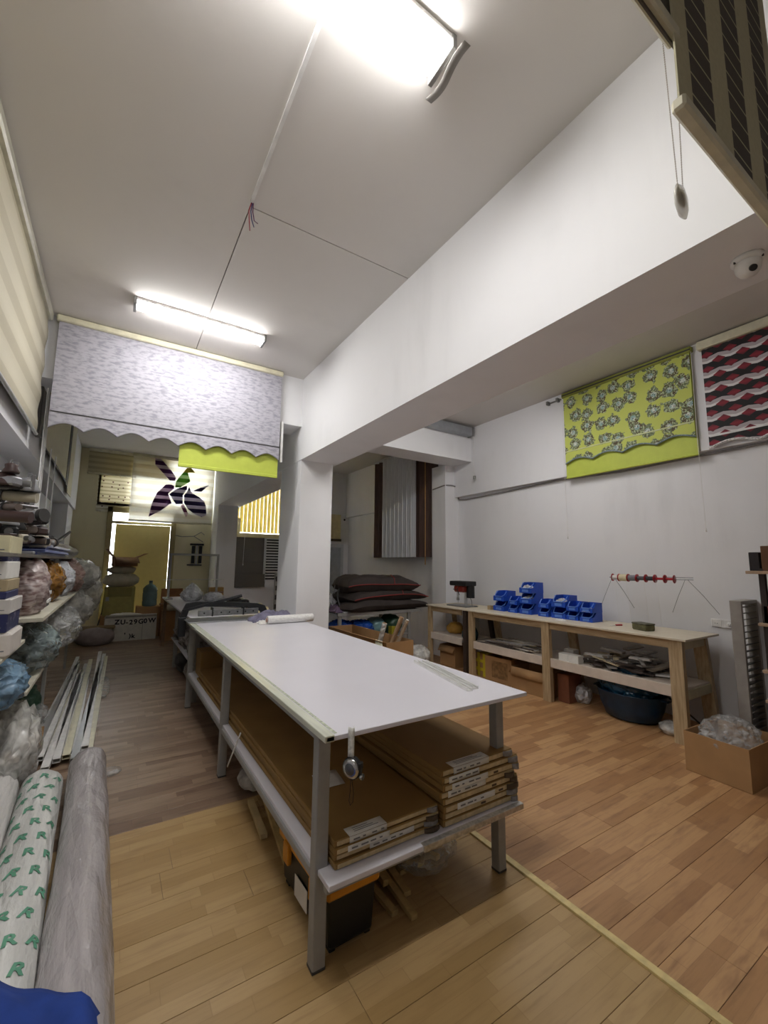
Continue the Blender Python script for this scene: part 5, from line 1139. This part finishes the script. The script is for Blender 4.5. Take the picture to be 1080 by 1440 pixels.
# aluminium profiles lying on the floor
rnd = random.Random(8)
for i in range(15):
    x0 = -.44+i*.027; L_ = rnd.uniform(2.6, 4.2); y0 = 3.9+rnd.uniform(0, .5)
    z0 = .0 if i % 2 == 0 else .034
    col = ('white', 'silver', 'white', 'white', 'cream')[i % 5]; m = {'white': M_white, 'silver': M_silver, 'cream': M_cream}[col]
    w = .024; t = MB().box(-w, w, 0, L_, 0, .003).box(-w, -w+.003, 0, L_, 0, .03).box(w-.003, w, 0, L_, 0, .03).box(-w, w, 0, L_, .028, .031)
    o = t.obj('floor_profile', m); o.location = (x0, y0, z0+.001); o.rotation_euler = (0, 0, R(rnd.uniform(-1.6, .6)))
    tag(o, '%s long profile in the bundle lying on the floor along the aisle' % col, 'profile', 'long profiles on the aisle floor')
for i, (x, y0, y1, r) in enumerate(((-.36, 4.2, 7.2, .05), (-.27, 4.3, 7.6, .05), (-.06, 4.5, 8.6, .04))):
    def fs2(u, v, x=x, y0=y0, y1=y1, r=r, i=i):
        a = v*math.pi; k = r*(1+.35*wob(u*9, v*2, 60+i, 2)); return Vector((x+k*1.25*math.cos(a)+.02*wob(u*6, 0, i+3, 1), y0+(y1-y0)*u, .066+k*.7*math.sin(a)))
    tag(MB().sheet(fs2, 40, 8).obj('film_sleeve', film('thin_sleeve_film', 'eeeeee', .03, .22, 16, .1, .5)), ('crinkled film sleeve over the profiles nearest the rack', 'crinkled film sleeve over the middle profiles', 'crinkled film sleeve over the profiles nearest the aisle')[i], 'film')
bag((.0, 6.2), (.06, .5, .02), 140, M_film, 'flat film scrap on the aisle floor beside the profiles', 0, .3, 2.5, 'film_scrap', 'film', sub=3)
bag((.08, 3.75), (.07, .07, .015), 141, M_film, 'tiny film scrap on the floor at the end of the grey roll', 0, .3, 2.5, 'film_scrap', 'film', sub=3)

# ================================================================== wrapped fabric rolls
def roll(p, q, r, m, seed, label, crease=.06, k=60):
    p, q = Vector(p), Vector(q); d = q-p; L_ = d.length; rz = math.atan2(-d.x, d.y)
    t = thing('fabric_roll', label, 'fabric roll', p, rz, 'film wrapped fabric rolls on the floor')
    b = MB(); n = 26; vs = []; fs = []
    for i in range(k+1):
        u = i/k; end = min(u, 1-u)*L_; rr = r*min(1, (end/.09)**.5 if end < .09 else 1); rr = max(rr, r*.12)
        for j in range(n):
            a = 2*math.pi*j/n
            w = 1+crease*(mnoise.noise(Vector((math.cos(a)*1.6, math.sin(a)*1.6, u*L_*1.1+seed*3)))+.6*(abs(mnoise.noise(Vector((math.cos(a)*3.2, math.sin(a)*3.2, u*L_*2.2+seed*9))))))
            z = r+rr*w*math.sin(a); vs.append(Vector((rr*w*math.cos(a)*1.05, u*L_, max(z, .001))))
    fs = [(i*n+j, i*n+(j+1) % n, (i+1)*n+(j+1) % n, (i+1)*n+j) for i in range(k) for j in range(n)]
    b.add(vs, fs, True); b.add(vs[:n], [tuple(reversed(range(n)))]); b.add(vs[-n:], [tuple(range(n))])
    b.obj('wrapped_roll', m, t)
    return t, r, L_, d.z
def wrap(name, c, rough=.3):
    t = NT(name); v = t.coord('Object', (1, .35, 1)); n = t.noise(v, 7, 5, .65); n2 = t.noise(t.coord('Object', (6, .5, 6)), 3, 4, .6)
    a = lin(c); t.color(t.mix(t.step(n2, .35, .65), tuple(x*.86 for x in a), tuple(min(1, x*1.1) for x in a))); h = t.math('ADD', n, t.voro(t.coord('Object', (1, .3, 1)), 9, 1.0, 'DISTANCE_TO_EDGE').outputs['Distance']); t.bump(h, .9, .03); return t.done(rough)
roll((.005, 1.0, 0), (-.05, 3.82, 0), .102, wrap('grey_film_wrap', 'b3adad', .2), 1, 'grey fabric roll in dull clear film at the edge of the aisle', .12)
r2, rr2, L2, _ = roll((-.185, 1.0, 0), (-.285, 3.6, 0), .1, wrap('white_film_wrap', 'dcdcd8', .35), 2, 'white film roll with green letter prints between the two other rolls', .08)
roll((-.42, .95, 0), (-.53, 3.55, 0), .135, wrap('white_wrap', 'd8d5d2', .4), 3, 'thick plain white fabric roll next to the rack', .08)
M_gprint = mat('green_print', '5f9c80', .5)
rnd = random.Random(5)
cu = bpy.data.curves.new('txt', 'FONT'); cu.body = 'R'; cu.size = .075; cu.offset = .0025; cu.shear = .3; cu.resolution_u = 2
tmp = bpy.data.objects.new('tmp', cu); COL.objects.link(tmp); me0 = bpy.data.meshes.new_from_object(tmp.evaluated_get(bpy.context.evaluated_depsgraph_get())); bpy.data.objects.remove(tmp)
v0 = [v.co.copy() for v in me0.vertices]; f0 = [tuple(p.vertices) for p in me0.polygons]
row = 0; y = .25
while y < L2-.15:
    for th in ((R(62), R(104), R(146)) if row % 2 else (R(40), R(83), R(125))):
        vs = []
        rot = rnd.uniform(-.3, .3)
        for v in v0:
            x, yy = v.x-.025, v.y-.026; xr = x*math.cos(rot)-yy*math.sin(rot); yr = x*math.sin(rot)+yy*math.cos(rot)
            a = th-xr/rr2; uu = y+yr
            R_ = rr2*(1+.08*(mnoise.noise(Vector((math.cos(a)*1.6, math.sin(a)*1.6, uu*1.1+6)))+.6*abs(mnoise.noise(Vector((math.cos(a)*3.2, math.sin(a)*3.2, uu*2.2+18))))))+.0022; vs.append(Vector((R_*1.05*math.cos(a), y+yr, rr2+R_*math.sin(a))))
        MB().add(vs, f0).obj('green_letter', M_gprint, r2)
    y += .135; row += 1
def bc(u, v):
    x = -.52+.64*u; y = .98+(.93-.34*max(0, u-.45)*1.8)*v
    z = .265-.05*u+.02*math.sin(u*9)-.12*max(0, u-.85)*6-.05*v*v+.03*wob(u, v, 7, 4)+.02*wob(u, v, 9, 9); 
    return Vector((x, y, z+.03))
tag(MB().sheet(bc, 30, 30).obj('blue_cloth', mat('royal_blue_fabric', '1f3f8c', .9, var=.12), None, solid=.006), 'royal blue cloth thrown over the near ends of the fabric rolls', 'cloth')
